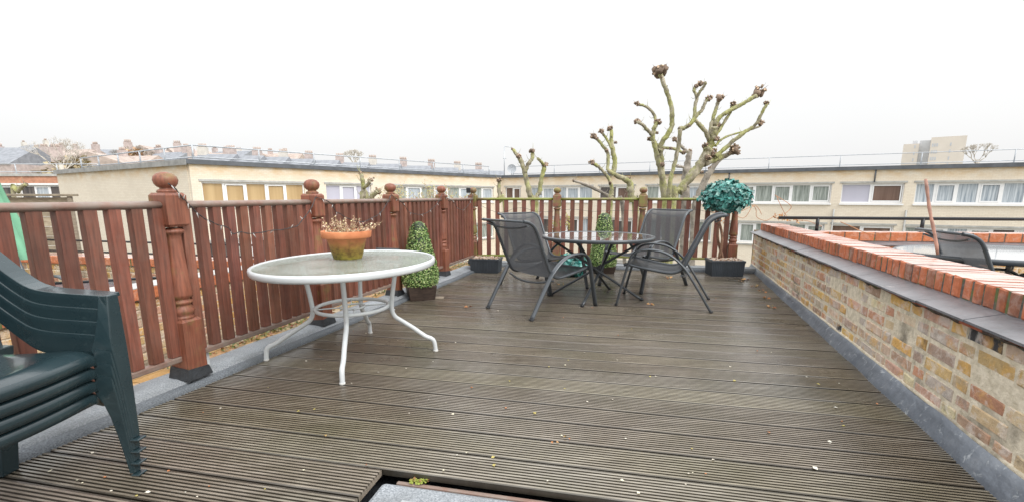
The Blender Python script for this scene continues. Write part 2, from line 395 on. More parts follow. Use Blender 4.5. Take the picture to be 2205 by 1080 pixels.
bg2 = N(t, 'ShaderNodeBackground'); t.links.new(hs.outputs[0], bg2.inputs[0]); bg2.inputs[1].default_value = .05
ad = N(t, 'ShaderNodeAddShader'); t.links.new(bg1.outputs[0], ad.inputs[0]); t.links.new(bg2.outputs[0], ad.inputs[1])
ow = N(t, 'ShaderNodeOutputWorld'); t.links.new(ad.outputs[0], ow.inputs[0])
sun = bpy.data.lights.new('sun', 'SUN'); sun.energy = 1.5; sun.angle = R_(25); sun.color = (1, .97, .93)
so = bpy.data.objects.new('sun', sun); col.objects.link(so); so.rotation_euler = (R_(46), 0, R_(48))
sc.view_settings.view_transform = 'Standard'; sc.view_settings.look = 'None'; sc.view_settings.exposure = 0; sc.view_settings.gamma = 1
sc.cycles.use_denoising = True; sc.cycles.max_bounces = 6; sc.cycles.transparent_max_bounces = 12

# ------------------------------------------------------------------ terrain
g = MB(); g.box(-900, 900, -300, 1500, -6.4, -6.0); tag(g.build('ground', GROUND), kind='structure')
g = MB()
nx, ny = 40, 24
for j in range(ny + 1):
    for i in range(nx + 1):
        x = -400 + 620 * i / nx; y = 50 + 560 * j / ny
        hgt = max(0, (y - 55)) * .055 * min(1, max(0, (60 - x) / 150)) + 1.2 * math.sin(x * .05) * math.cos(y * .04)
        g.v.append(Vector((x, y, -6.3 + hgt)))
for j in range(ny):
    for i in range(nx):
        a = j * (nx + 1) + i; g.face([a, a + 1, a + nx + 2, a + nx + 1], (1, 1, 1), True)
tag(g.build('hill', HILL), kind='structure')

# ------------------------------------------------------------------ deck
TH = R_(12.28); U = Vector((math.cos(TH), -math.sin(TH))); NV = Vector((math.sin(TH), math.cos(TH)))
PITCHB = .195; V0 = 1.66
def line_u(v, p, d):       # where the line of constant v meets the line p + s d
    # u U + v NV = p + s d
    rhs = Vector(p) - NV * v; det = U.x * (-d[1]) - (-d[0]) * U.y
    return (rhs.x * (-d[1]) + d[0] * rhs.y) / det
LP, LD = (-2.156, 1.9), (.307, 1); RP, RD = (1.884, 1.6), (.333, 1)
g = MB(); NG = 9
def board(k, ul=None, ur=None):
    v0 = V0 + k * PITCHB + .004; v1 = V0 + (k + 1) * PITCHB - .004
    sh = rnd.uniform(.82, 1.16); c = (sh, sh * rnd.uniform(.96, 1.02), sh * rnd.uniform(.92, 1.02)); dz = rnd.uniform(-.0015, .0015)
    prof = [(v0, -.03), (v0, -.003)]
    gw = (v1 - v0 - .008) / NG
    for i in range(NG):
        a = v0 + .004 + i * gw
        prof += [(a + gw * .08, 0), (a + gw * .58, 0)]
        if i < NG - 1: prof += [(a + gw * .64, -.008), (a + gw * 1.02, -.008)]
    prof += [(v1, -.003), (v1, -.03)]
    b0 = len(g.v)
    for (v, z) in prof:
        a = line_u(v, LP, LD) - .04 if ul is None else ul; e = line_u(v, RP, RD) + .04 if ur is None else ur
        for uu in (a, e):
            q = U * uu + NV * v; g.v.append(Vector((q.x, q.y, z + dz)))
    n = len(prof)
    for i in range(n - 1):
        groove_shade = .15 if min(prof[i][1], prof[i + 1][1]) < -.004 and max(prof[i][1], prof[i + 1][1]) < -.001 else (.34 if min(prof[i][1], prof[i + 1][1]) < -.001 else 1)  # shade painted into the colour of groove walls, floors and board edges
        g.face([b0 + 2 * i, b0 + 2 * i + 1, b0 + 2 * i + 3, b0 + 2 * i + 2], tuple(x * groove_shade for x in c))
    g.face([b0 + 2 * i for i in range(n)], c); g.face([b0 + 2 * i + 1 for i in range(n)][::-1], c)
def uof(x, y): return x * U.x + y * U.y
for k in range(-9, 31):
    if k < 0:
        board(k, None, uof(-.565, 1.8) + (-.0 if k == -1 else -.0)); board(k, .85, None)
    else: board(k)
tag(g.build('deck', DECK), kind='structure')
# notch piece of the board beside the hatch is covered by a joist batten
g = MB(); g.prism([(-2.9, -1.2), (4.9, -1.2), (5.2, 7.3), (-.4, 8.3)], -.45, -.12)
tag(g.build('roof_underlay', BITUMEN), kind='structure')
g = MB()
def duv(u, v, z): q = U * u + NV * v; return Vector((q.x, q.y, z))
uh = uof(-.565, 1.8)
def duvbox(g, u0, u1, v0, v1, z0, z1, c=(1, 1, 1)):
    g.hexa([duv(u0, v0, z0), duv(u1, v0, z0), duv(u1, v1, z0), duv(u0, v1, z0), duv(u0, v0, z1), duv(u1, v0, z1), duv(u1, v1, z1), duv(u0, v1, z1)], c)
tph = empty('roof_hatch', duv(0, 1.3, -.12), 0, 'felt covered hatch with pale metal plate sunk into the decking', 'hatch')
duvbox(g, uh + .022, .78, .3, 1.622, -.13, -.030); g.build('felt_top', FELT, tph, bevel=.02)
g = MB(); duvbox(g, uh + .08, .77, 1.625, 1.645, -.06, -.034); g.build('batten', WOOD_RAIL, tph, bevel=.004)
g = MB(); duvbox(g, uh + .16, .33, .6, 1.515, -.0275, -.0225); g.build('metal_plate', simple('pale_metal_plate', (.42, .44, .45), .35, .5, scale=20), tph, bevel=.002)
g = MB(); duvbox(g, .33, .42, 1.628, 1.665, -.075, -.032); g.build('joist_block', OLDWOOD, tph, bevel=.003)
g = MB(); g.tube([duv(.345, .6, -.027), duv(.36, 1.2, -.027), duv(.352, 1.45, -.027), duv(.375, 1.60, -.027)], .004, 5); g.build('felt_seam', BITUMEN, tph)
m_ = MB()
for i in range(60):
    a = G(902 + rnd.gauss(0, 9), 1034 + rnd.gauss(0, 2), -.026); m_.leaf(a, (rnd.uniform(-.6, .6), rnd.uniform(-.6, .6), 1), .014, .5, (.26, .30, .05) if rnd.random() < .7 else (.25, .13, .05))
tag(m_.build('moss_tuft', BROWNLEAF), 'yellow green moss tuft on the edge of the felt hatch', 'moss')

# bits fallen on the deck
g = MB()
for i in range(150):
    px, py = rnd.uniform(100, 1950), 640 + 430 * rnd.random() ** 1.2
    p = G(px, py, .004)
    if not (-2.1 + .307 * (p.y - 1.9) < p.x < 1.85 + .333 * (p.y - 1.6)): continue
    if p.x * NV.x + p.y * NV.y < 1.68 and p.x > -.62 : continue
    c = rnd.choice([(.75, .72, .62), (.7, .66, .5), (.65, .6, .5), (.45, .38, .12), (.5, .2, .08)])
    r = rnd.uniform(.003, .0062)
    if rnd.random() < .6: g.blob(p + Vector((0, 0, r * .3)), r, 6, 4, .2, c, (1.2, .9, .5))
    else: g.leaf(p, (rnd.uniform(-.3, .3), rnd.uniform(-.3, .3), 1), r * 4.2, .4, c)
tag(g.build('petal_litter', PEBBLE), 'tiny pale petals and grit scattered over the wet decking', 'litter', kind='stuff')
g = MB()
for (px, py, n) in ((1440, 597, 8), (1400, 655, 5), (1207, 610, 4), (1220, 940, 2), (1200, 953, 2), (697, 937, 2), (790, 1000, 1), (1600, 603, 6), (1628, 616, 8), (1640, 625, 6), (1608, 600, 6), (1645, 640, 5), (1012, 660, 2), (1660, 660, 5)):
    for i in range(n):
        p = G(px + rnd.uniform(-9, 9), py + rnd.uniform(-2, 2), .008); lsz = min(1, p.y / 4.5)
        g.leaf(p, (rnd.uniform(-.5, .5), rnd.uniform(-.5, .5), 1), rnd.uniform(.02, .05) * lsz, .45, rnd.choice([(.45, .2, .08), (.55, .32, .14), (.4, .27, .1), (.3, .12, .06)]), fold=.6)
tag(g.build('fallen_leaves', BROWNLEAF), 'curled brown dead leaves lying on the decking', 'leaves', kind='stuff')

# ------------------------------------------------------------------ kerb on the left and at the far end
def kerb_profile(path, prof, mat, name, inward):
    g = MB(); n = len(prof)
    for i, p in enumerate(path):
        d = (Vector(path[min(i + 1, len(path) - 1)]) - Vector(path[max(i - 1, 0)])).normalized(); nn = Vector((-d.y, d.x)) * inward
        for (o, z) in prof: g.v.append(Vector((p[0] + nn.x * o, p[1] + nn.y * o, z + rnd.uniform(-.002, .002))))
    for i in range(len(path) - 1):
        for k in range(n - 1): 
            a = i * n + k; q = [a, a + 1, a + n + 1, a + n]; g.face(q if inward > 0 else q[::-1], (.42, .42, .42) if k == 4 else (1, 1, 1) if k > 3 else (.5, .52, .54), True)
    return g.build(name, mat)
L2 = lambda y, o=0: (-2.156 + .307 * (y - 1.9) - o, y)
prof = [(.0, -.08), (.0, .012), (.008, .026), (.03, .034), (.05, .036), (.056, .030), (.058, .044), (.11, .056), (.20, .06), (.27, .058), (.285, .045), (.29, -.4)]
path = [(L2(y)[0] + rnd.uniform(-.004, .004), y) for y in [-1 + .17 * i for i in range(0, 50)]]
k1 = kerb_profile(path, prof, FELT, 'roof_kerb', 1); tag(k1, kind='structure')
FK = lambda x: 7.36 - .18 * (x - 1.54)
prof2 = [(.0, -.08), (.0, .02), (.01, .04), (.05, .05), (.055, .048), (.06, .058), (.30, .06), (.34, -.3)]
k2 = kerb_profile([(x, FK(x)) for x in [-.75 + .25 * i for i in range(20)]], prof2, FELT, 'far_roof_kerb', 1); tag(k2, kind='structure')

# ------------------------------------------------------------------ railings
PD = Vector((.279, 1)); P0 = Vector((-2.007, 2.752)); PL = PD.length; PU = PD / PL
LANG = math.atan2(PU.y, PU.x)
def lpos(s): q = P0 + PD * s; return q
LSIN = [-1.25, 0, 1.205, 2.424, 3.724, 4.917]
def newel(parent, x, y, ang, mat, base=True):
    M = Matrix.Translation((x, y, 0)) @ Matrix.Rotation(ang, 4, 'Z')
    g = MB(); h = .064
    def sq(z0, z1, h, ch=.012):
        # square section with chamfered shoulders
        rings = [(h - ch, z0), (h, z0 + ch * 1.3), (h, z1 - ch * 1.3), (h - ch, z1)]
        b = len(g.v)
        for (q, z) in rings:
            for (a, c_) in ((-1, -1), (1, -1), (1, 1), (-1, 1)): g.v.append(M @ Vector((a * q, c_ * q, z)))
        for i in range(3):
            for k in range(4): g.face([b + i * 4 + k, b + i * 4 + (k + 1) % 4, b + i * 4 + 4 + (k + 1) % 4, b + i * 4 + 4 + k])
        g.face([b + 3, b + 2, b + 1, b]); g.face([b + 12, b + 13, b + 14, b + 15])
    sq(.05, .425, h); sq(.975, 1.172, h)
    g.lathe([(.03, .97), (.045, .965), (.058, .955), (.06, .945), (.05, .935), (.042, .925), (.042, .90), (.046, .80), (.056, .66), (.064, .575), (.062, .56), (.045, .548), (.045, .54), (.058, .532), (.058, .520), (.046, .512), (.050, .50), (.062, .48), (.062, .462), (.050, .448), (.055, .438), (.060, .430), (.05, .42)][::-1], x, y, 24)
    p = g.build('newel_post', mat, parent)
    g = MB(); g.lathe([(.045, 1.17), (.052, 1.178), (.046, 1.188), (.034, 1.193), (.034, 1.2), (.046, 1.206), (.058, 1.222), (.063, 1.243), (.058, 1.264), (.042, 1.280), (.02, 1.288), (.003, 1.290)], x, y, 24)
    g.build('finial', mat, p)
    if base:
        g = MB(); hh = h + .006
        b = len(g.v)
        tops = [.115 + rnd.uniform(-.02, .02) for _ in range(4)]
        for (zf, e) in ((lambda k: .052, .012), (lambda k: tops[k], 0)):
            for k, (a, c_) in enumerate(((-1, -1), (1, -1), (1, 1), (-1, 1))): g.v.append(M @ Vector((a * (hh + e), c_ * (hh + e), zf(k))))
        for k in range(4): g.face([b + k, b + (k + 1) % 4, b + 4 + (k + 1) % 4, b + 4 + k])
        g.face([b + 4, b + 5, b + 6, b + 7]); g.build('felt_collar', BITUMEN, p)
    return p
railL = empty('timber_railing', (P0.x, P0.y, .05), 0, 'reddish brown timber railing with turned newel posts, running along left of decking', 'railing')
railF = empty('timber_railing', (1.3, 7.6, .05), 0, 'mossy timber railing across the far end of decking, behind the dark table', 'railing')
for i, s_ in enumerate(LSIN):
    if i == 0: continue
    q = lpos(s_); newel(railL, q.x, q.y, LANG + .0, WOOD_POST if i < 5 else WOOD_MOSS)
C0 = lpos(LSIN[5])
def bay(parent, A, B, railm, nb, wd, th, z_top=1.085, pm=None, ztilt=0):
    A = Vector(A); B = Vector(B); d = (B - A); L = d.length; d.normalize(); n = Vector((-d.y, d.x)); ang = math.atan2(d.y, d.x)
    # handrail
    g = MB(); a = A + d * .05; b = B - d * .05
    M = Matrix.Translation((0, 0, 0))
    pts = [(a + (b - a) * k / 6) for k in range(7)]
    g.tube([(p.x, p.y, z_top + .017) for p in pts], .036, 14, flat=.62, up=(0, 0, 1)); g.build('handrail', railm, parent)
    g = MB(); M = Matrix.Translation((A.x, A.y, .185)) @ Matrix.Rotation(ang, 4, 'Z')
    g.box(.06, L - .06, -.027, .027, -.018, .018, M=M); g.build('bottom_rail', WOOD_RAIL if railm is WOOD_RAIL else WOOD_MOSSRAIL, parent, bevel=.008)
    for k in range(nb):
        p = A + d * (L * (k + .75) / (nb + .5)); sh = rnd.uniform(.78, 1.22); c = (sh, sh * rnd.uniform(.93, 1.05), sh * rnd.uniform(.93, 1.05))
        M = Matrix.Translation((p.x, p.y, 0)) @ Matrix.Rotation(ang + rnd.uniform(-.03, .03), 4, 'Z')
        g = MB(); g.box(-wd / 2, wd / 2, -th / 2, th / 2, .204, z_top + .004, c, M); g.build('picket', pm or WOOD, parent, bevel=.003)
for i in range(5):
    nb = [11, 11, 11, 12, 11][i]
    bay(railL, lpos(LSIN[i]), lpos(LSIN[i + 1]), WOOD_RAIL, nb, .062, .045)
FA = [C0, G(1200, 560, .06).xy * 0 + at(1200, 424, 7.68).xy, at(1385, 424, 7.45).xy, at(1586, 424, 7.22).xy]
for i in (1, 2, 3):
    newel(railF, FA[i].x, FA[i].y, -.18, WOOD_MOSS if i < 3 else WOOD_POST)
for i in range(3): bay(railF, FA[i], FA[i + 1], WOOD_MOSSRAIL, [9, 9, 9][i], .070, .04)
# white pipe stub near the first post
g = MB(); q = lpos(.13); g.lathe([(.022, .04), (.024, .045), (.024, .155), (.021, .158)], q.x - .04, q.y + .02, 16)
tag(g.build('overflow_pipe', WHITE), 'short white plastic pipe stub beside a newel post on the kerb', 'pipe')

# ------------------------------------------------------------------ brick parapets
BC = [(.66, .47, .22), (.74, .44, .14), (.62, .32, .20), (.68, .42, .32), (.66, .50, .30), (.72, .60, .44), (.50, .34, .24), (.66, .50, .38), (.52, .38, .30), (.78, .62, .40), (.74, .46, .16)]
def brick(g, M, x0, x1, y0, y1, z0, z1, c, j=.003, bv=.004):
    # chamfered brick front at y0, slightly irregular
    r = lambda: rnd.uniform(-j, j)
    p = []
    for (yy, e) in ((y0 + bv, 0), (y0, bv)):
        p += [(x0 + e + r(), yy, z0 + e + r()), (x1 - e + r(), yy, z0 + e + r()), (x1 - e + r(), yy, z1 - e + r()), (x0 + e + r(), yy, z1 - e + r())]
    p += [(x0, y1, z0), (x1, y1, z0), (x1, y1, z1), (x0, y1, z1)]
    b = len(g.v); g.v += [M @ Vector(q) for q in p]
    g.face([b + 4, b + 5, b + 6, b + 7], c)
    for k in range(4):
        k2 = (k + 1) % 4
        g.face([b + k, b + k2, b + 4 + k2, b + 4 + k], c); g.face([b + 8 + k, b + 8 + k2, b + k2, b + k], c)
    g.face([b + 8, b + 11, b + 10, b + 9], c)
def shear(x, y, ang, slope):
    M = Matrix.Translation((x, y, 0)) @ Matrix.Rotation(ang, 4, 'Z'); S = Matrix.Identity(4); S[2][0] = slope
    return M @ S
def red_coping(root, M, L, o0, o1, z0, z1, nm='coping_bricks'):
    g = MB(); x = 0
    while x < L:
        w_ = rnd.uniform(.066, .074); sh = rnd.uniform(.8, 1.15)
        c = (.56 * sh, .17 * sh, .075 * sh) if rnd.random() < .85 else (.36 * sh, .15 * sh, .09 * sh)
        dz = rnd.uniform(-.003, .003)
        brick(g, M, x, min(x + w_, L), o0 + rnd.uniform(-.003, .003), o1, z0 + dz, z1 + dz, c, .003, .008); x += w_ + .017
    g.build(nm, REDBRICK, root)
    g = MB(); g.box(0, L, o0 + .006, o1 - .004, z0 - .002, z1 - .005, M=M); g.build('coping_joints', DMORTAR, root)
# right parapet: local x runs from far (s=7.3) to near, outward (-y) faces the deck
rootR = empty('brick_parapet_wall', (3, 4.5, 0), 0, 'old stock brick parapet with slate ledge and red brick coping, right of decking', 'wall')
ang = math.atan2(-1, -.333)
SF = 5.95; SL = math.hypot(.333, 1)
slope = .0055 / SL
M = shear(1.884 + .333 * SF, 1.6 + SF, ang, slope)
# in this frame +y points away from the deck? direction (-.333,-1) rotated +90deg -> (1,-.333): outward right, good
LEN = (SF + 2.2) * SL
zt = -.0055 * SF
# frame z offset so that heights match at s=0
M = Matrix.Translation((0, 0, zt)) @ M
OF = .058
g = MB(); zc = .095; nrow = 6; rh = (.585 - zc) / nrow
for r_ in range(nrow):
    x = -.03 + (.0 if r_ % 2 else .06)
    k = r_
    x = -.2 if r_ % 2 else -.06
    z0 = zc + r_ * rh
    while x < LEN:
        w_ = (.245 if (k % 2 == 0) else .118) * rnd.uniform(.94, 1.05); k += 1
        c = rnd.choice(BC); sh = rnd.uniform(.8, 1.2); c = tuple(min(.8, v * sh) for v in c)
        if rnd.random() < .03: c = (.055, .055, .06)
        if rnd.random() < .16: c = (.60, .52, .45)
        brick(g, M, max(x, -.0), x + w_, OF + rnd.uniform(-.003, .004), OF + .1, z0 + .006, z0 + rh - .010, c, .005, .007)
        x += w_ + .016
g.build('brick_face', BRICK, rootR)
g = MB(); g.box(.004, LEN, OF + .0035, OF + .30, -.2, .59, M=M); g.build('mortar_bed', MORTAR, rootR)
# lead flashing: bulged sheet with a ragged top and dressed laps
g = MB(); n = 90
for i in range(n + 1):
    x = -.0 + LEN * i / n
    zt_ = .105 + rnd.uniform(-.004, .004) + .004 * math.sin(x * 9); o = .004 * math.sin(x * 7) + rnd.uniform(-.002, .002)
    for (yy, zz) in ((-.012, -.035), (-.004 + o, .004), (.012 + o, .035), (.034 + o, .07), (OF - .010 + o * .3, zt_ - .006), (OF + .008, zt_ + .002)):
        g.v.append(M @ Vector((x, yy, zz)))
for i in range(n):
    for k in range(5):
        a = i * 6 + k; g.face([a, a + 6, a + 7, a + 1], (1, 1, 1), True)
g.build('lead_flashing', LEAD, rootR)
g = MB(); 
for i in range(n + 1):
    x = LEN * i / n; r2 = rnd.uniform(.004, .012)
    for (yy, zz) in ((OF - .004, .098), (OF - .008, .112), (OF + .006, .112 + r2)): g.v.append(M @ Vector((x, yy, zz)))
for i in range(n):
    for k in range(2): a = i * 3 + k; g.face([a, a + 3, a + 4, a + 1], (1, 1, 1), True)
g.build('pointing_fillet', MORTAR, rootR)
# creasing tile + sloped slate ledge
g = MB(); x = -.02
while x < LEN:
    w_ = rnd.uniform(.12, .2); g.box(x, x + w_ - .002, .024 + rnd.uniform(-.008, .01), OF + .2, .586 + rnd.uniform(-.002, .002), .597, rnd.choice([(.45, .13, .07), (.3, .1, .06), (.10, .07, .06)]), M=M); x += w_
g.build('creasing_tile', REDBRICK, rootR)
g = MB(); x = 0; n_ = 130
for i in range(n_ + 1):
    for (yy, zz) in ((.03 + rnd.uniform(-.006, .008), .586), (OF - .002, .586 - rnd.uniform(.006, .03)), (OF + .02, .575)): g.v.append(M @ Vector((LEN * i / n_, yy, zz)))
for i in range(n_):
    for k_ in range(2): a_ = i * 3 + k_; g.face([a_, a_ + 1, a_ + 4, a_ + 3], (1, 1, 1), True)
g.build('dark_bedding', DMORTAR, rootR)
g = MB(); x = -.05
while x < LEN:
    w_ = .42; dz = rnd.uniform(-.001, .001); y0 = rnd.uniform(-.005, .005)
    p = [(x, y0, .602), (x + w_ - .003, y0, .602), (x + w_ - .003, .2, .655), (x, .2, .655)]
    p = [(a, b_, c_ + dz) for a, b_, c_ in p] + [(a, b_, c_ + dz + .011) for a, b_, c_ in p]
    g.hexa([M @ Vector(q) for q in p]); x += w_
g.build('slate_ledge', SLATE, rootR)
red_coping(rootR, M, LEN, .140, .430, .650, .757)
g = MB(); g.box(0, LEN, .14, .40, -.6, .648, M=M); g.build('wall_core', MORTAR, rootR)
g = MB(); g.box(-.012, 0.0, .05, .42, -.6, .65, (.5, .4, .25), M=M); g.build('wall_end', YBRICK, rootR)

# neighbour's cross wall on the right
crossR = empty('brick_cross_wall', (6, 7.2, 0), 0, 'brick wall with mossy red coping across the end of the neighbouring terrace, right', 'wall')
A = G(1800, 499.5, .62); B = G(2205, 503.5, .62); d = (B - A).xy.normalized(); A2 = A.xy - d * .72
Mx = Matrix.Translation((A2.x, A2.y, 0)) @ Matrix.Rotation(math.atan2(d.y, d.x), 4, 'Z')
def coarse_coping(root, M, L, y0, y1, z0, z1, w0=.235):
    g = MB(); x = 0
    while x < L:
        w_ = w0 * rnd.uniform(.94, 1.04); sh = rnd.uniform(.85, 1.15); brick(g, M, x, x + w_, y0, y1, z0, z1, (.58 * sh, .19 * sh, .08 * sh), .003, .006); x += w_ + .016
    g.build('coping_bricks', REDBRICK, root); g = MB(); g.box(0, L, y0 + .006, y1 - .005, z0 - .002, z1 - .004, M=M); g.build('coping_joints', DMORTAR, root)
coarse_coping(crossR, Mx, 9, 0, .28, .49, .62, .20)
g = MB(); p = [(0, -.13, .435), (9, -.13, .435), (9, .05, .487), (0, .05, .487)]
g.hexa([Mx @ Vector(q) for q in p + [(a, b_, c_ + .012) for a, b_, c_ in p]]); g.build('slate_ledge', SLATE, crossR)
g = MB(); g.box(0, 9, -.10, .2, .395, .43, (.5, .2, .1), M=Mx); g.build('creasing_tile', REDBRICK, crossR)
g = MB(); nrow = 6
for r_ in range(nrow):
    x = -.1 * (r_ % 2)
    while x < 9:
        c = rnd.choice(BC); brick(g, Mx, x, x + .215, -.05, .1, -.1 + r_ * .082, -.1 + r_ * .082 + .068, tuple(v * .8 for v in c), .003, .004); x += .228
g.build('brick_face', BRICK, crossR)
g = MB(); g.box(0, 9, -.044, .24, -.6, .394, M=Mx); g.build('mortar_bed', MORTAR, crossR)
# black handrail beyond it
hr = empty('metal_handrail', (5, 7.5, .6), 0, 'black metal handrail with short posts fixed along the neighbouring cross wall', 'handrail')
Mh = Mx @ Matrix.Translation((0, .22, 0))
z_h = hit(1985, 471, (A2 + Vector((-d.y, d.x)) * .22), d).z
g = MB(); g.tube([Mh @ Vector((-.02, 0, z_h)), Mh @ Vector((9, 0, z_h))], .024, 10); g.build('top_bar', BLACKM, hr)
for px in (1759, 1985, 2330):
    q = hit(px, 490, (A2 + Vector((-d.y, d.x)) * .22), d)
    g = MB(); g.tube([(q.x, q.y, .62), (q.x, q.y, z_h)], .025, 8); g.lathe([(.045, .618), (.045, .626)], q.x, q.y, 12); g.build('post', BLACKM, hr)
# neighbour's terrace floor on the right
g = MB(); g.prism([(1.9, -2), (12, -2), (12.5, 8.0), (5.2, 8.0)], -.5, -.14); tag(g.build('neighbour_terrace_floor', GRAVEL), kind='structure')

# left side: yellow brick ledge and neighbour terrace
g = MB(); Mk = Matrix.Translation((L2(-.6, .30)[0], -.6, 0)) @ Matrix.Rotation(math.atan2(1, .307), 4, 'Z')
ledge = empty('brick_ledge', (L2(3, .35)[0], 3, 0), 0, 'orange yellow brick ledge showing below the left railing', 'ledge')
x = 0
while x < 8.6:
    for r_ in range(2):
        c = rnd.choice([(.62, .36, .12), (.66, .42, .17), (.58, .32, .13), (.6, .46, .26)])
        brick(g, Mk, x + .1 * r_, x + .1 * r_ + .215, 0, .1, -.02 - r_ * .08, -.02 - r_ * .08 + .068, c, .003, .004)
        p = [(x, .0 + .11 * r_), (x + .215, .11 * r_ + .1)]
        g.box(p[0][0], p[1][0], p[0][1], p[1][1], -.01, .048 + rnd.uniform(-.004, .004), c, Mk)
    x += .226
g.build('ledge_bricks', YBRICK, ledge)
g = MB(); g.box(0, 8.6, .005, .20, -.5, .042, M=Mk); g.build('mortar_bed', MORTAR, ledge)
g = MB(); g.prism([(-12, -2), (-2.9, -2), (-.9, 8.2), (-12, 8.2)], -.6, -.22); tag(g.build('flat_roof', GRAVEL), kind='structure')
# moss and ivy along the ledge
g = MB()
for i in range(1500):
    s_ = rnd.choice([rnd.gauss(3.7, .35), rnd.uniform(4.5, 8.2), rnd.gauss(6.6, .6)])
    q = Vector(L2(s_, .30 + abs(rnd.gauss(.09, .05)))); c = rnd.choice([(.22, .27, .05), (.30, .32, .08), (.16, .2, .06), (.35, .28, .14), (.4, .15, .08)])
    g.leaf((q.x, q.y, .05 + abs(rnd.gauss(0, .018))), (rnd.uniform(-1, 1), rnd.uniform(-1, 1), 1), rnd.uniform(.012, .03), .5, c)
tag(g.build('moss', LEAFG), 'green and brown moss growing along the ledge under left railing', 'moss', kind='stuff')
# left party wall
pw = empty('brick_party_wall', (-3.2, 3.4, 0), 0, 'low stock brick party wall with pale topped red coping, beyond left railing', 'wall')
angp = math.atan2(1, .30); Mp = Matrix.Translation((-3.22 - .3 * 4.4, 3.4 - 4.4, 0)) @ Matrix.Rotation(angp, 4, 'Z')
coarse_coping(pw, Mp @ Matrix.Translation((0, 0, 0)), 9.5, .0, .26, .30, .40, .215)
g = MB(); g.box(0, 9.5, .002, .255, .4, .408, M=Mp); g.build('cement_capping', simple('wet_cement', (.5, .49, .47), .4, scale=15), pw)
g = MB()
for r_ in range(7):
    x = -.1 * (r_ % 2)
    while x < 9.5:
        c = rnd.choice(BC); brick(g, Mp, x, x + .215, .03, .12, -.23 + r_ * .075, -.23 + r_ * .075 + .063, c, .003, .004); x += .228
g.build('brick_face', BRICK, pw)
g = MB(); g.box(0, 9.5, .036, .22, -.6, .299, M=Mp); g.build('mortar_bed', MORTAR, pw)
# far-left cross wall with rail
cw = empty('brick_cross_wall', (-6, 5.4, 0), 0, 'brick wall with red coping across the end of the terrace beyond left railing', 'wall')
A = G(30, 548, .45); B = G(330, 557, .45); d = (B - A).xy.normalized(); a0 = A.xy - d * 2.5
Mc = Matrix.Translation((a0.x, a0.y, 0)) @ Matrix.Rotation(math.atan2(d.y, d.x), 4, 'Z')
coarse_coping(cw, Mc, 5.6, 0, .26, .36, .45)
g = MB()
for r_ in range(8):
    x = -.1 * (r_ % 2)
    while x < 5.6:
        c = rnd.choice(BC); brick(g, Mc, x, x + .215, .02, .12, -.24 + r_ * .075, -.24 + r_ * .075 + .063, tuple(v * .75 for v in c), .003, .004); x += .228
g.build('brick_face', BRICK, cw)
g = MB(); g.box(0, 5.6, .026, .22, -.6, .359, M=Mc); g.build('mortar_bed', MORTAR, cw)
hl = empty('metal_handrail', (-5, 5.4, .45), 0, 'thin black two bar handrail seen through the left railing pickets', 'handrail')
for z_ in (.50, .63):
    g = MB(); g.tube([Mc @ Vector((2.6, .1, z_)), Mc @ Vector((7.5, .1, z_ - .02))], .012, 8); g.build('bar', BLACKM, hl)
for x_ in (2.7, 5.2):
    g = MB(); g.tube([Mc @ Vector((x_, .1, .45)), Mc @ Vector((x_, .1, .63))], .012, 8); g.build('post', BLACKM, hl)
g = MB()
for z_ in (.18, .30): g.tube([at(150, 600, 4.2) * 0 + Vector((-5.2, 4.3, z_)), Vector((-2.9, 4.9, z_ + .05))], .014, 8)
tag(g.build('metal_rail', BLACKM), 'low wet black rail beyond the left party wall', 'rail')

# timber fence panel and parasol, far left
fp = empty('fence_panel', (-7, 5.8, 0), 0, 'weathered grey timber fence panel behind the far left corner of railing', 'fence')
e1 = at(157, 418, 6.1); s1 = at(-260, 410, 5.6); dd = (e1 - s1).xy; Lf = dd.length; Mf = Matrix.Translation((s1.x, s1.y, 0)) @ Matrix.Rotation(math.atan2(dd.y, dd.x), 4, 'Z')
g = MB(); z_ = -.1
zt0 = e1.z
k = 0
while z_ < zt0 - .12:
    hh = .118; sh = rnd.uniform(.8, 1.2); g.box(0, Lf - .03, .0 + .012 * (k % 2), .016 + .012 * (k % 2), z_, z_ + hh, (sh, sh, sh * .95), Mf); z_ += hh + .006; k += 1
g.build('boards', OLDWOOD, fp)
for x_ in (Lf - .05, Lf - .98, Lf - 1.9, Lf - 2.8):
    g = MB(); g.box(x_, x_ + .045, -.045, -.003, -.2, zt0 - .03, (.8, .8, .8), Mf); g.build('post', OLDWOOD, fp, bevel=.004)
g = MB(); g.box(-.1, Lf + .03, -.07, .06, zt0 - .028, zt0, (.75, .75, .72), Mf); g.build('capping_rail', OLDWOOD, fp, bevel=.006)
pz = empty('parasol', (-5.3, 4.6, -.2), 0, 'folded green garden parasol beyond the railing at far left', 'parasol')
g = MB(); pc = at(-8, 500, 4.7); n = 40
prf = [(.02, 1.62), (.05, 1.5), (.075, 1.3), (.10, 1.15), (.145, .95), (.19, .75), (.22, .55), (.225, .52)]
b = len(g.v)
for (r_, z_) in prf:
    for k in range(n):
        a = 2 * math.pi * k / n; rr = r_ * (1 + .22 * math.cos(a * 8)); g.v.append(Vector((pc.x + rr * math.cos(a), pc.y + rr * math.sin(a), z_)))
for i in range(len(prf) - 1):
    for k in range(n): g.face([b + i * n + k, b + i * n + (k + 1) % n, b + (i + 1) * n + (k + 1) % n, b + (i + 1) * n + k], (1, 1, 1), True)
g.build('canopy', PARASOL, pz)
g = MB(); g.tube([(pc.x, pc.y, -.2), (pc.x, pc.y, 1.7)], .018, 10); g.build('pole', WHITE, pz)
g = MB(); g.lathe([(.2, -.22), (.2, -.17), (.04, -.14), (.03, -.05)], pc.x, pc.y, 20); g.build('base', DARKM, pz)

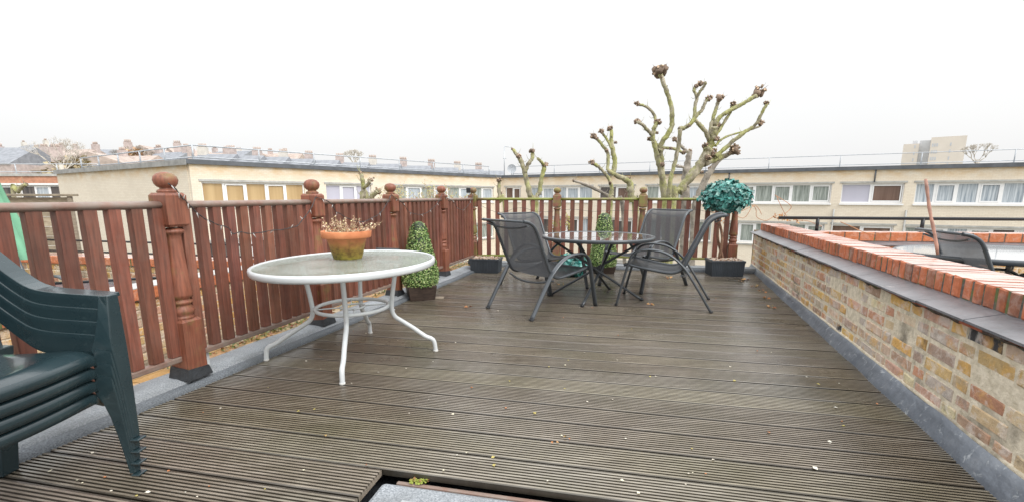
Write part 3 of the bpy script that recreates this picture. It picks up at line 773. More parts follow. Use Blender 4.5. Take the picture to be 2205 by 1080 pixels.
# ------------------------------------------------------------------ white table and pot
wt = empty('round_garden_table', (-1.14, 3.2, 0), 0, 'round white metal garden table with wet obscured glass top holding terracotta pot', 'table')
cx, cy, rx, ry, tz = -1.142, 3.2, .598, .66, .705
rim = []
g = MB(); n = 72
def rimpt(a, r=1.0, z=0): return Vector((cx + rx * r * math.cos(a), cy + ry * r * math.sin(a), tz + z + .010 * math.cos(a)))
b = 0; prof = [(.962, .006), (.975, .012), (.995, .008), (1.0, -.004), (.998, -.022), (.985, -.034), (.965, -.034), (.958, -.02), (.958, .0)]
for k in range(n):
    a = 2 * math.pi * k / n
    for (r_, z_) in prof: g.v.append(rimpt(a, r_, z_))
np_ = len(prof)
for k in range(n):
    for j in range(np_):
        j2 = (j + 1) % np_; k2 = (k + 1) % n; g.face([k * np_ + j, k * np_ + j2, k2 * np_ + j2, k2 * np_ + j], (1, 1, 1), True)
g.build('rim', WHITE, wt)
g = MB()
for k in range(n): g.v.append(rimpt(2 * math.pi * k / n, .964, .004))
for k in range(n): g.v.append(rimpt(2 * math.pi * k / n, .964, -.002))
g.face(list(range(n))); g.face(list(range(n, 2 * n))[::-1]); g.build('glass_top', GLASSW, wt)
FT = [G(576, 775), G(738, 825), G(797, 717), G(936, 755)]
C_ = Vector((-1.155, 3.276, 0))
for f in FT:
    dr = (f - C_); dr.z = 0; Lr = dr.length; dr.normalize()
    P = lambda r_, z_: C_ + dr * r_ + Vector((0, 0, z_))
    r0 = .30 if Lr > .45 else .25
    pts = [P(r0 + .02, .672), P(r0, .55), P(r0 - .02, .42), P(r0 - .025, .34), P(r0 - .005, .285), P(r0 + .04, .25), P(r0 + (Lr - r0) * .45, .19), P(Lr - .07, .125), P(Lr - .02, .10), P(Lr + .0, .07), P(Lr + .008, .0)]
    # smooth with Catmull-Rom
    sm = []
    for i in range(len(pts) - 1):
        a, b_, c_, d_ = pts[max(i - 1, 0)], pts[i], pts[i + 1], pts[min(i + 2, len(pts) - 1)]
        for q in range(4):
            u = q / 4; sm.append(.5 * ((2 * b_) + (c_ - a) * u + (2 * a - 5 * b_ + 4 * c_ - d_) * u * u + (3 * b_ - a - 3 * c_ + d_) * u ** 3))
    sm.append(pts[-1])
    g = MB(); g.tube(sm, .0165, 12); lg = g.build('leg', WHITE, wt)
    g = MB(); g.tube([P(Lr + .008, -.001), P(Lr + .008, .012)], .019, 12); g.build('foot_cap', simple('white_rubber', (.6, .6, .58), .6), lg)
    g = MB(); g.tube([P(r0 - .025, .335) - dr * .0, P(r0 - .002, .335)], .005, 8); g.build('bolt', GALV, lg)
for (rr, z_, tr) in ((.25, .37, .0135), (.085, .37, .007)):
    g = MB(); g.tube([C_ + Vector((rr * math.cos(a), rr * 1.05 * math.sin(a), z_)) for a in [2 * math.pi * k / 40 for k in range(41)]], tr, 10, cap=False); g.build('brace_ring', WHITE, wt)
for a in (.4, 1.97, 3.54, 5.11):
    g = MB(); g.tube([C_ + Vector((.085 * math.cos(a), .085 * math.sin(a), .37)), C_ + Vector((.25 * math.cos(a), .26 * math.sin(a), .37))], .005, 6); g.build('brace_spoke', WHITE, wt)
# drips under the rim
pp = Vector((-1.195, 3.36, tz + .004))
pot = empty('potted_plant', pp, 0, 'mossy terracotta pot of dry pale twigs standing on the white table', 'pot plant')
g = MB(); g.lathe([(.095, .0), (.10, .004), (.138, .145), (.15, .147), (.166, .150), (.171, .156), (.175, .196), (.171, .200), (.160, .200), (.156, .17), (.15, .16)], pp.x, pp.y, 40, capped=False)
for i in range(len(g.v)): g.v[i].z += pp.z
g.build('pot', TERRA, pot)
g = MB(); g.lathe([(.156, .168), (.08, .178), (.001, .18)], pp.x, pp.y, 24)
for v in g.v: v.z += pp.z
g.build('soil', SOIL, pot)
g = MB(); gl = MB()
for i in range(60):
    a = rnd.uniform(0, 6.28); r_ = .14 * math.sqrt(rnd.random()); p0 = pp + Vector((r_ * math.cos(a), r_ * math.sin(a), .175))
    side = (r_ / .14); h = rnd.uniform(.05, .12); lean = Vector((math.cos(a) * side * .05 + (.06 if math.cos(a) > .5 else 0), math.sin(a) * side * .04, h))
    if rnd.random() < .12: lean *= 1.35
    pts = [p0 + lean * k / 4 + Vector((rnd.uniform(-.006, .006), rnd.uniform(-.006, .006), 0)) for k in range(5)]
    sh = rnd.uniform(.6, 1.3); g.tube(pts, [.0022, .002, .0018, .0015, .001], 4, (sh, sh * .85, sh * .8))
    for k in range(7):
        q = pts[0] + (pts[-1] - pts[0]) * rnd.uniform(.2, 1.05); sh = rnd.uniform(.7, 1.4)
        gl.leaf(q, (rnd.uniform(-1, 1), rnd.uniform(-1, 1), .4), rnd.uniform(.007, .016), .45, (sh, sh * rnd.uniform(.8, 1), sh * rnd.uniform(.7, 1)))
for i in range(260):
    a = rnd.uniform(0, 6.28); r_ = .15 * math.sqrt(rnd.random()); gl.leaf(pp + Vector((r_ * math.cos(a), r_ * math.sin(a), .18 + rnd.random() * .02)), (rnd.uniform(-1, 1), rnd.uniform(-1, 1), 1), .018, .45, rnd.choice([(1, .9, .9), (.8, .4, .3), (.5, .6, .5), (.9, .8, .7)]))
g.build('twigs', TWIG, pot); gl.build('dry_leaves', PALELEAF, pot)

# ------------------------------------------------------------------ topiary cones
def cone_topiary(name, x, y, z0, h0, h1, rb, rt, ang, hw, label):
    root = empty(name, (x, y, z0), 0, label, 'topiary', 'artificial topiary cones')
    M = Matrix.Translation((x, y, z0)) @ Matrix.Rotation(ang, 4, 'Z')
    g = MB(); b = 0
    for (q, z) in ((hw * .86, 0), (hw, h0)):
        for (a, c_) in ((-1, -1), (1, -1), (1, 1), (-1, 1)): g.v.append(M @ Vector((a * q, c_ * q, z)))
    for k in range(4): g.face([k, (k + 1) % 4, 4 + (k + 1) % 4, 4 + k])
    g.face([3, 2, 1, 0]); g.face([4, 5, 6, 7]); g.build('planter', PLANTERWOOD, root, bevel=.004)
    g = MB()
    prof = [(rb * .9, h0 + .0), (rb, h0 + .06), (rb * .97, h0 + .15)] + [(rb + (rt - rb) * k / 6, h0 + .15 + (h1 - h0 - .2) * k / 6) for k in range(1, 7)] + [(rt * .75, h1 - .02), (rt * .3, h1)]
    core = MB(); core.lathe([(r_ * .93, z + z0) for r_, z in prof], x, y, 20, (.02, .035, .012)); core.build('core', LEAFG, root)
    import bisect
    for i in range(6500):
        t_ = rnd.random(); t_ = 1 - math.sqrt(1 - t_ * .985) if rnd.random() < .75 else rnd.random()
        k = min(len(prof) - 2, int(t_ * (len(prof) - 1))); 
        z = h0 + (h1 - h0) * t_
        k = 0
        while k < len(prof) - 2 and prof[k + 1][1] < z: k += 1
        (ra, za), (rb_, zb) = prof[k], prof[k + 1]; u = min(1, max(0, (z - za) / (zb - za))); rr = ra + (rb_ - ra) * u
        a = rnd.uniform(0, 6.283); rr *= rnd.uniform(.93, 1.045)
        n_ = Vector((math.cos(a), math.sin(a), .35 + (1.2 if t_ > .93 else 0))) + Vector((rnd.uniform(-.8, .8), rnd.uniform(-.8, .8), rnd.uniform(-.8, .8)))
        c = rnd.choice([(.10, .19, .04), (.14, .27, .06), (.20, .33, .09), (.40, .50, .18), (.52, .60, .28), (.06, .13, .035), (.28, .40, .13)])
        g.leaf((x + rr * math.cos(a), y + rr * math.sin(a), z0 + z), n_, rnd.uniform(.014, .022), .42, c)
    g.build('foliage', LEAFG, root)
cone_topiary('topiary_cone', -1.05, 5.24, .0, .165, .87, .205, .085, .35, .16, 'clipped green artificial topiary cone in dark box beside the white table')
cone_topiary('topiary_cone', 1.40, 7.08, .0, .11, .90, .20, .09, .1, .16, 'green artificial topiary cone by far railing, seen behind the dark table')
g = MB(); q = G(950, 640, .006); g.box(q.x - .12, q.x + .03, q.y - .06, q.y + .04, .002, .012, M=None); tag(g.build('wooden_tile', OLDWOOD), 'thin wooden offcut lying under the topiary box by the kerb', 'offcut')

# ------------------------------------------------------------------ ribbed planters
def planter(x, y, ang, hx, hy, h, label):
    root = empty('ribbed_planter', (x, y, 0), 0, label, 'planter', 'dark ribbed planters')
    M = Matrix.Translation((x, y, 0)) @ Matrix.Rotation(ang, 4, 'Z')
    g = MB(); nrib = 18
    def ringpts(sc_, z):
        pts = []
        for side in range(4):
            for k in range(nrib * 2):
                u = -1 + 2 * k / (nrib * 2); rib = -.004 if k % 2 else 0.0
                a, b_ = hx * sc_, hy * sc_
                if side == 0: p = (u * a, -b_ - rib)
                elif side == 1: p = (a + rib, u * b_)
                elif side == 2: p = (-u * a, b_ + rib)
                else: p = (-a - rib, -u * b_)
                pts.append(M @ Vector((p[0], p[1], z)))
        return pts
    b = 0; zs = [(0.93, .0), (.985, h - .03)]
    for s_, z in zs: g.v += ringpts(s_, z)
    n = nrib * 8
    for k in range(n): g.face([k, (k + 1) % n, n + (k + 1) % n, n + k])
    g.build('body', PLANTER, root)
    g = MB()
    for (x0, x1, y0, y1) in ((-hx, hx, -hy, -hy + .022), (-hx, hx, hy - .022, hy), (-hx, -hx + .022, -hy + .022, hy - .022), (hx - .022, hx, -hy + .022, hy - .022)):
        g.box(x0 - (.006 if y1 - y0 < .03 else 0), x1 + (.006 if y1 - y0 < .03 else 0), y0, y1, h - .032, h, M=M)
    g.build('rim', PLANTER, root, bevel=.004)
    g = MB(); g.box(-hx + .02, hx - .02, -hy + .02, hy - .02, .02, h - .022, M=M); g.build('soil', SOIL, root)
    g = MB()
    for i in range(260):
        p = M @ Vector((rnd.uniform(-hx + .03, hx - .03), rnd.uniform(-hy + .03, hy - .03), h - .022 + rnd.random() * .034))
        g.blob(p, rnd.uniform(.008, .016), 6, 4, .2, rnd.choice([(.5, .4, .32), (.62, .52, .42), (.42, .28, .2), (.7, .62, .52), (.5, .33, .24)]), (1.2, 1, .7))
    tag(g.build('pebbles', PEBBLE, root), kind='stuff'); return root
planter(-.40, 7.16, -.18, .225, .16, .215, 'dark ribbed planter filled with pebbles at the far left corner of decking')
planter(3.16, 6.84, -.1, .235, .17, .235, 'dark ribbed planter of pebbles holding the teal ball tree, beside brick parapet')
# teal leaf tree
tt = empty('teal_ball_tree', (3.12, 6.9, .2), 0, 'artificial ball tree with teal leaves and twisted brown stem in ribbed planter', 'artificial tree')
g = MB(); base = Vector((3.13, 6.9, .2)); 
for ph in (0, math.pi):
    pts = []; 
    for k in range(15):
        u = k / 14; pts.append(base + Vector((-.10 * u + .03 * math.cos(ph + u * 6), .03 * math.sin(ph + u * 6), u * .80)))
    g.tube(pts, [.022 - .006 * k / 14 for k in range(15)], 8, jit=.2)
g.build('trunk', simple('twisted_stem', (.20, .11, .07), .85, var=.5, scale=20, bmp=.6), tt)
def teal_ball(c, rx_, rz_, n, parent, size, seed, offset=True):
    g = MB(); r2 = random.Random(seed); c = Vector(c)
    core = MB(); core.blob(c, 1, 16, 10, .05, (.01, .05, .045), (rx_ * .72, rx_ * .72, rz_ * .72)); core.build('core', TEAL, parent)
    for i in range(n):
        th = math.acos(r2.uniform(-.95, 1)); a = r2.uniform(0, 6.283)
        d_ = Vector((math.sin(th) * math.cos(a), math.sin(th) * math.sin(a), math.cos(th))); rr = r2.uniform(.72, 1.03) if r2.random() < .94 else 1.12
        p = c + Vector((d_.x * rx_ * rr, d_.y * rx_ * rr, d_.z * rz_ * rr))
        nrm = d_ + Vector((r2.uniform(-.6, .6), r2.uniform(-.6, .6), r2.uniform(-.2, .9)))
        col_ = r2.choice([(.035, .20, .18), (.06, .30, .27), (.10, .36, .32), (.025, .11, .10), (.30, .54, .49), (.07, .28, .25)])
        g.leaf(p, nrm, size * r2.uniform(.75, 1.35), .40, col_, r2, .45)
    g.build('foliage', TEAL, parent)
cc_ = at(1564, 424, 6.88); teal_ball(cc_, .315, .205, 1700, tt, .075, 3)
fb = empty('teal_leaf_ball', (G(1235, 592).x, G(1235, 592).y, .0), 0, 'fallen teal leaf ball lying on the decking behind the dark chairs', 'artificial foliage')
q = G(1235, 596); teal_ball((q.x, q.y + .12, .16), .20, .15, 420, fb, .085, 4)

# ------------------------------------------------------------------ sling chairs
def smooth(pts, n=4):
    pts = [Vector(p) for p in pts]; out = []
    for i in range(len(pts) - 1):
        a, b_, c_, d_ = pts[max(i - 1, 0)], pts[i], pts[i + 1], pts[min(i + 2, len(pts) - 1)]
        for q in range(n):
            u = q / n; out.append(.5 * ((2 * b_) + (c_ - a) * u + (2 * a - 5 * b_ + 4 * c_ - d_) * u * u + (3 * b_ - a - 3 * c_ + d_) * u ** 3))
    out.append(pts[-1]); return out
WY = .335
def make_chair():
    root = empty('garden_chair', (0, 0, 0), 0)
    for s_ in (-1, 1):
        g = MB(); bow = smooth([(-.005, 0, 0), (.124, 0, .212), (.235, 0, .385), (.285, 0, .45), (.373, 0, .53), (.482, 0, .588), (.60, 0, .608), (.70, 0, .602), (.775, 0, .57), (.815, 0, .51), (.84, 0, .42), (.885, 0, .24), (.94, 0, 0)], 4)
        g.tube([p + Vector((0, s_ * WY, 0)) for p in bow], .0275, 10, flat=.48); lg = g.build('side_bow', DARKM, root)
        for e in (bow[0], bow[-1]):
            g = MB(); g.tube([e + Vector((0, s_ * WY, -.001)), e + Vector((0, s_ * WY, .018))], .022, 10, flat=.8); g.build('foot_cap', BLACKM, lg)
    prof = smooth([(.88, 0, .435), (.84, 0, .446), (.74, 0, .425), (.573, 0, .396), (.44, 0, .378), (.36, 0, .385), (.30, 0, .42), (.255, 0, .50), (.17, 0, .685), (.10, 0, .845), (.055, 0, .915), (-.01, 0, .955), (-.075, 0, .968)], 4)
    for s_ in (-1, 1):
        g = MB(); g.tube([p + Vector((0, s_ * (WY - .035), 0)) for p in prof], .016, 10, flat=1.0); g.build('sling_rail', DARKM, root)
    g = MB(); ny = 10; n = len(prof)
    hw = WY - .045
    for i, p in enumerate(prof):
        for j in range(ny + 1):
            v = -1 + 2 * j / ny; t_ = (prof[min(i + 1, n - 1)] - prof[max(i - 1, 0)]).normalized(); nn = Vector((t_.z, 0, -t_.x))
            sag = .018 * (1 - v * v); g.v.append(p + Vector((0, v * hw, 0)) - nn * 0 + (Vector((0, 0, -1)) if p.z < .46 else Vector((-.9, 0, -.3))) * sag)
    for i in range(n - 1):
        for j in range(ny): a = i * (ny + 1) + j; g.face([a, a + 1, a + ny + 2, a + ny + 1], (1, 1, 1), True)
    g.build('sling', SLING, root)
    def cross(x, z, name, sag=0.0, r=.012, w=WY - .035, bx=0.0):
        g = MB(); g.tube(smooth([(x + bx * (1 - (v * v)), v * w, z - sag * (1 - v * v)) for v in (-1, -.6, -.2, .2, .6, 1)], 3), r, 8); g.build(name, DARKM, root)
    cross(.84, .425, 'front_crossbar', .0, .012, WY); cross(.30, .36, 'rear_crossbar', .045, .011, WY - .01, -.05); cross(-.02, .925, 'top_crossbar', .035, .009, WY - .035, .02)
    g = MB(); g.tube([(-.085, -WY + .03, .968), (-.085, WY - .03, .968)], .011, 8); g.build('head_bar', DARKM, root)
    return root
proto = make_chair()
def place_chair(first, rear_mid, f, label, group='dark mesh garden chairs round the glass table', z=0, sc_=1.0):
    o = proto if first else copy_tree(proto)
    o.location = (rear_mid[0], rear_mid[1], z); o.rotation_euler = (0, 0, math.atan2(f[1], f[0])); o.scale = (1, 1, sc_)
    tag(o, label, 'chair', group); return o
place_chair(True, (-.035, 4.50), (.759, .651), 'dark mesh garden chair with its back to us, front left of table', sc_=.955)
place_chair(False, (2.12, 4.865), (-.937, .35), 'dark mesh garden chair seen side on at right end of table')
place_chair(False, (2.10, 6.30), (-.80, -.60), 'pale lit mesh garden chair behind the table, near the teal ball tree')
place_chair(False, (.10, 6.30), (.635, -.772), 'mesh garden chair behind table, partly hidden by the front left chair', sc_=.955)
nc = place_chair(False, (3.82, 4.08), (.96, -.22), 'dark mesh garden chair on the neighbouring terrace behind the brick parapet', 'garden chairs on neighbouring terraces', -.12)
nl = place_chair(False, (-5.15, 4.35), (.9, -.3), 'dark mesh garden chair beyond the left railing beside green parasol', 'garden chairs on neighbouring terraces', -.22)

# ------------------------------------------------------------------ dark table
dt = empty('glass_patio_table', (.98, 5.3, 0), 0, 'round dark glass patio table with crossed metal legs between four mesh chairs', 'table')
cx, cy, rx, ry, tz = .98, 5.32, .632, .66, .705
def ringmesh(prof, mat, name, parent, n=72):
    g = MB(); np_ = len(prof)
    for k in range(n):
        a = 2 * math.pi * k / n
        for (r_, z_) in prof: g.v.append(Vector((cx + (rx + r_) * math.cos(a), cy + (ry + r_) * math.sin(a), tz + z_)))
    for k in range(n):
        for j in range(np_):
            j2 = (j + 1) % np_; k2 = (k + 1) % n; g.face([k * np_ + j, k * np_ + j2, k2 * np_ + j2, k2 * np_ + j], (1, 1, 1), True)
    g.build(name, mat, parent)
ringmesh([(-.022, .004), (-.012, .008), (0, .004), (.003, -.008), (0, -.026), (-.012, -.032), (-.024, -.028), (-.024, -.004)], DARKM, 'rim', dt)
g = MB(); n = 72
for z_ in (.003, -.003):
    for k in range(n): g.v.append(Vector((cx + (rx - .02) * math.cos(2 * math.pi * k / n), cy + (ry - .02) * math.sin(2 * math.pi * k / n), tz + z_)))
g.face(list(range(n))); g.face(list(range(n, 2 * n))[::-1]); g.build('glass_top', GLASSD, dt)
FT = [Vector((.738, 4.803, 0)), Vector((1.476, 5.117, 0)), Vector((1.236, 5.77, 0)), Vector((.46, 5.44, 0))]
cF = sum(FT, Vector()) / 4
for i, f in enumerate(FT):
    op = FT[(i + 2) % 4]
    top = cF + (op - cF) * 1.0; side = Vector((-(op - f).y, (op - f).x, 0)).normalized() * (.075 if i % 2 else -.05)
    top = Vector((top.x, top.y, .675)) + side
    # legs lean across: foot to the opposite side of the top, crossing near the middle
    mid = cF + side + Vector((0, 0, .34))
    g = MB(); g.tube(smooth([f, f + (mid - f) * .6, mid, mid + (top - mid) * .7, top], 4), .0175, 10, flat=.8); lg = g.build('leg', DARKM, dt)
    g = MB(); g.tube([f - Vector((0, 0, .001)), f + (mid - f).normalized() * .03], .02, 10); g.build('foot_cap', BLACKM, lg)
g = MB(); g.tube([cF + Vector((.05 * math.cos(a), .05 * math.sin(a), .34)) for a in [2 * math.pi * k / 20 for k in range(21)]], .009, 8, cap=False); g.build('collar', DARKM, dt)
g = MB()
for a in (.6, 2.17): g.box(-.5, .5, -.012, .012, tz - .033, tz - .021, M=Matrix.Translation((cx, cy, 0)) @ Matrix.Rotation(a, 4, 'Z'))
g.build('support_bars', DARKM, dt)

# neighbour's table on the right
ntb = empty('patio_table', (4.75, 4.5, 0), 0, 'wet pale topped patio table on neighbouring terrace behind the brick parapet', 'table')
cx, cy, rx, ry, tz = 4.82, 4.42, 1.02, .74, .62
ringmesh([(-.03, .004), (-.012, .010), (0, .004), (.004, -.01), (0, -.035), (-.012, -.042), (-.03, -.036), (-.03, -.004)], DARKM, 'rim', ntb)
g = MB()
for z_ in (.004, -.004):
    for k in range(n): g.v.append(Vector((cx + (rx - .025) * math.cos(2 * math.pi * k / n), cy + (ry - .025) * math.sin(2 * math.pi * k / n), tz + z_)))
g.face(list(range(n))); g.face(list(range(n, 2 * n))[::-1]); g.build('glass_top', GLASSN, ntb)
for (fx, fy) in ((-.45, -.38), (.45, -.38), (.45, .38), (-.45, .38)):
    g = MB(); g.tube(smooth([(cx + fx, cy + fy, -.14), (cx + fx * .3, cy + fy * .3, .25), (cx - fx * .2, cy - fy * .2 + .03, .42), (cx - fx, cy - fy, tz - .03)], 4), .02, 8); g.build('leg', DARKM, ntb)
# neighbour's table on the left
nt2 = empty('patio_table', (-4.1, 4.2, -.2), 0, 'dark topped patio table glimpsed through the left railing pickets', 'table')
g = MB(); g.box(-.7, .55, -.45, .5, .22, .245, M=Matrix.Translation((-4.3, 4.5, 0)) @ Matrix.Rotation(.2, 4, 'Z')); g.build('tabletop', simple('wet_slate_top', (.10, .12, .15), .15), nt2, bevel=.006)
for (fx, fy) in ((-.6, -.35), (.45, -.35), (.45, .4), (-.6, .4)):
    q = Matrix.Translation((-4.3, 4.5, 0)) @ Matrix.Rotation(.2, 4, 'Z') @ Vector((fx, fy, 0)); g = MB(); g.tube([(q.x, q.y, -.22), (q.x, q.y, .22)], .018, 8); g.build('leg', BLACKM, nt2)

# bamboo cane
g = MB(); b0 = G(2019, 548, .75); top = at(1992, 386, b0.y + .12)
pts = [b0 + (top - b0) * k / 8 + Vector((.004 * math.sin(k), 0, 0)) for k in range(9)]
pts[0] -= (top - b0).normalized() * .0
g.tube(pts, [.011 if k % 2 else .0085 for k in range(9)], 8)
tag(g.build('bamboo_cane', simple('reddish_cane', (.36, .20, .15), .6, var=.4, scale=15)), 'thin reddish bamboo cane standing upright out of the right brick coping', 'cane')

# ------------------------------------------------------------------ stacked plastic chairs
def make_plastic():
    root = empty('plastic_chair', (0, 0, 0), 0)
    # local: x forward, y to the left (fence side), origin at front-left foot
    W_ = .56
    def strip(rings, name, parent=root, bevel=.004):
        # rings: list of 4-point sections
        g = MB()
        for r_ in rings: g.v += [Vector(p) for p in r_]
        m_ = len(rings[0])
        for i in range(len(rings) - 1):
            for k in range(m_): g.face([i * m_ + k, i * m_ + (k + 1) % m_, (i + 1) * m_ + (k + 1) % m_, (i + 1) * m_ + k], (1, 1, 1), False)
        g.face(list(range(m_))[::-1]); g.face([(len(rings) - 1) * m_ + k for k in range(m_)])
        return g.build(name, GPLAS, parent, bevel=bevel)
    # seat: a dished sheet with a rolled front and skirt
    g = MB(); nx_, ny_ = 14, 12
    def seat(u, v, th=0):
        x = -.075 - .46 * (1 - u); y = -.035 - (W_ - .07) * v; e = 2 * v - 1
        x += .022 * (1 - e * e) * u
        z = .415 - .018 * (1 - e * e) * math.sin(math.pi * min(1, u * 1.1)) - .025 * (1 - u)
        if u > .86: z -= (u - .86) ** 2 * 1.1
        if abs(e) > .86: z -= (abs(e) - .86) ** 2 * 1.0
        return Vector((x, y, z - th))
    for th in (0, .006):
        for i in range(nx_ + 1):
            for j in range(ny_ + 1): g.v.append(seat(i / nx_, j / ny_, th))
    n1_ = (nx_ + 1) * (ny_ + 1)
    for i in range(nx_):
        for j in range(ny_):
            a = i * (ny_ + 1) + j; g.face([a, a + 1, a + ny_ + 2, a + ny_ + 1][::-1], (1, 1, 1), True); g.face([n1_ + a, n1_ + a + 1, n1_ + a + ny_ + 2, n1_ + a + ny_ + 1], (1, 1, 1), True)
    g.build('seat', GPLAS, root)
    # skirt round front and sides, arching into the legs
    g = MB(); path = []
    for k in range(13): path.append((seat(1, k / 12), .042 + .012 * abs(2 * k / 12 - 1) ** 6))
    for k in range(1, 8): path.append((seat(1 - k / 8, 1), .04 + (.015 * (1 - k / 8) ** 6)))
    pre = [(seat(1 - k / 8, 0), .04 + (.015 * (1 - k / 8) ** 6)) for k in range(7, 0, -1)]
    path = pre + path; cen = Vector((-.3, -W_ / 2, 0))
    for (p, dp) in path:
        o = (p - cen); o.z = 0; o.normalize(); g.v += [p, p + o * .010 + Vector((0, 0, -.008)), p + o * .014 + Vector((0, 0, -dp)), p + o * .009 + Vector((0, 0, -dp)), p + o * .004 + Vector((0, 0, -.008))]
    for i in range(len(path) - 1):
        for k in range(4): a = i * 5 + k; g.face([a, a + 5, a + 6, a + 1], (1, 1, 1), True)
    g.build('seat_apron', GPLAS, root)
    for side in (0, 1):
        yo = 0 if side == 0 else -W_; sg = 1 if side == 0 else -1
        # front leg: wide L shaped section tapering to the foot
        rings = []
        for (z, x0, x1, w) in ((.618, -.030, .0, .058), (.54, -.035, .002, .068), (.45, -.055, .004, .078), (.405, -.075, .005, .078), (.37, -.064, .005, .074), (.335, -.048, .005, .070), (.28, -.036, .005, .064), (.20, -.028, .004, .056), (.12, -.022, .002, .049), (.010, -.016, .0, .040)):
            ya, yb = yo + sg * .022, yo + sg * (.022 - w)
            rings.append([(x0, yb, z), (x1, yb + sg * .012, z), (x1, ya, z), (x0, ya, z)])
        lg = strip(rings, 'front_leg')
        g = MB(); g.box(-.012, .024, min(yo + sg * .026, yo - sg * .020), max(yo + sg * .026, yo - sg * .020), 0, .009); g.build('foot', GPLAS, lg, bevel=.004)
        # arm: inverted channel sweeping up to the backrest
        ar = smooth([(-.004, yo, .622), (-.10, yo, .628), (-.22, yo, .636), (-.30, yo, .652), (-.36, yo, .69), (-.42, yo - sg * .012, .755), (-.50, yo - sg * .03, .85)], 3)
        rings = []
        for i, p in enumerate(ar):
            u = i / (len(ar) - 1); dp = .115 - .03 * u; wt_ = .034
            rings.append([p + Vector((0, -wt_, -.004)), p + Vector((0, wt_, 0)), p + Vector((0, wt_ + .002, -.016)), p + Vector((0, wt_ - .012, -.018)), p + Vector((0, -wt_ + .026, -.018)), p + Vector((0, -wt_ + .016, -dp)), p + Vector((0, -wt_ + .008, -dp)), p + Vector((0, -wt_, -.02))])
            if sg < 0: rings[-1] = [Vector((q.x, 2 * p.y - q.y, q.z)) for q in rings[-1]][::-1]
        strip(rings, 'armrest', bevel=.0025)
        rings = []
        for (z, x0, x1) in ((.40, -.54, -.47), (.2, -.57, -.505), (.0, -.60, -.54)):
            ya, yb = yo + sg * .02, yo - sg * .045
            rings.append([(x0, yb, z), (x1, yb, z), (x1, ya, z), (x0, ya, z)])
        strip(rings, 'rear_leg')
    # backrest with vertical slats
    g = MB()
    for k in range(7):
        y = -.06 - k * (W_ - .12) / 6; g.hexa([(-.53, y - .022, .40), (-.522, y - .022, .40), (-.522, y + .022, .40), (-.53, y + .022, .40), (-.63, y - .022, .86), (-.622, y - .022, .86), (-.622, y + .022, .86), (-.63, y + .022, .86)])
    g.hexa([(-.635, -W_ + .02, .85), (-.615, -W_ + .02, .85), (-.615, -.02, .85), (-.635, -.02, .85), (-.655, -W_ + .06, .93), (-.635, -W_ + .06, .93), (-.635, -.06, .93), (-.655, -.06, .93)])
    for s2 in (-.02, -W_ + .02):
        g.hexa([(-.53, s2 - .03, .38), (-.50, s2 - .03, .38), (-.50, s2 + .03, .38), (-.53, s2 + .03, .38), (-.635, s2 - .03, .88), (-.605, s2 - .03, .88), (-.605, s2 + .03, .88), (-.635, s2 + .03, .88)])
    g.build('backrest', GPLAS, root, bevel=.004)
    return root
pc0 = make_plastic(); bp = G(292, 1024)
LB = ['bottom chair of the stack of dark green plastic chairs', 'second plastic chair up in the dark green stack', 'third plastic chair up in the dark green stack, below the top one', 'top chair of the dark green plastic stack, its wet seat open to the sky']
for i in range(4):
    o = pc0 if i == 0 else copy_tree(pc0)
    o.location = (bp.x - .004 + .0065 * i, bp.y + .015, .053 * i); o.rotation_euler = (0, 0, R_(-2)); tag(o, LB[i], 'chair', 'stacked green plastic chairs')

# ------------------------------------------------------------------ fairy lights
OFFN = Vector((PU.y, -PU.x)) * .075
def lp(px, py): return hit(px, py, P0 + OFFN, PD)
fl = empty('string_lights', lp(700, 440), 0, 'string of small clear fairy lights looped along the left railing', 'fairy lights')
runs = [[(362, 396), (372, 402), (385, 415), (393, 428), (399, 432), (412, 446), (428, 462), (447, 474), (470, 484), (494, 492), (500, 503), (520, 500), (545, 503), (580, 497), (610, 494), (640, 486), (655, 468), (668, 452), (680, 425)],
        [(680, 425), (700, 431), (716, 441), (722, 455), (735, 462), (752, 472), (780, 478), (800, 470), (815, 462), (826, 450), (835, 435), (842, 420)],
        [(842, 420), (860, 432), (872, 443), (880, 456), (900, 462), (915, 460), (930, 450), (942, 438), (952, 418)],
        [(952, 418), (965, 428), (978, 436), (985, 448), (995, 452), (1005, 446), (1015, 430), (1019, 420)]]
pts = []
for r_ in runs:
    q = smooth([lp(*p) for p in r_], 4)
    g = MB(); g.tube(q, .0028, 5); g.tube([p + Vector((.004 * math.sin(k * 1.3), 0, .004 * math.cos(k * 1.3))) for k, p in enumerate(q)], .0022, 5); g.build('cable', CABLE, fl)
    pts += q[3::5]
fr = [FA[0] + (FA[1] - FA[0]) * u for u in (.1, .3, .55, .8)] + [FA[1] + (FA[2] - FA[1]) * u for u in (.15, .4, .6, .85)] + [FA[2] + (FA[3] - FA[2]) * u for u in (.2, .5, .75)]
prevp = None
frp = []
for k, q in enumerate(fr): frp.append(Vector((q.x + .01, q.y - .06, 1.02 - .10 * abs(math.sin(k * 1.7)) - .03)))
g = MB(); g.tube(smooth(frp, 5), .0028, 5); g.build('cable', CABLE, fl); pts += frp
for k, p in enumerate(pts):
    dv = Vector((rnd.uniform(-.7, .7), rnd.uniform(-.3, .3), rnd.choice([-1, -1, -.6, .7]))).normalized()
    g = MB(); g.tube([p, p + dv * .010, p + dv * .012, p + dv * .032], [.0028, .003, .0034, .0015], 6); g.build('bulb', BULB, fl)
# small solar lamp on the corner post
g = MB(); q = at(1009, 411, C0.y - .12); g.box(q.x - .035, q.x + .03, q.y - .03, q.y + .04, q.z - .035, q.z + .045)
tag(g.build('solar_lamp', BLACKM, bevel=.008), 'small black solar lamp box strapped to the corner newel post', 'lamp')

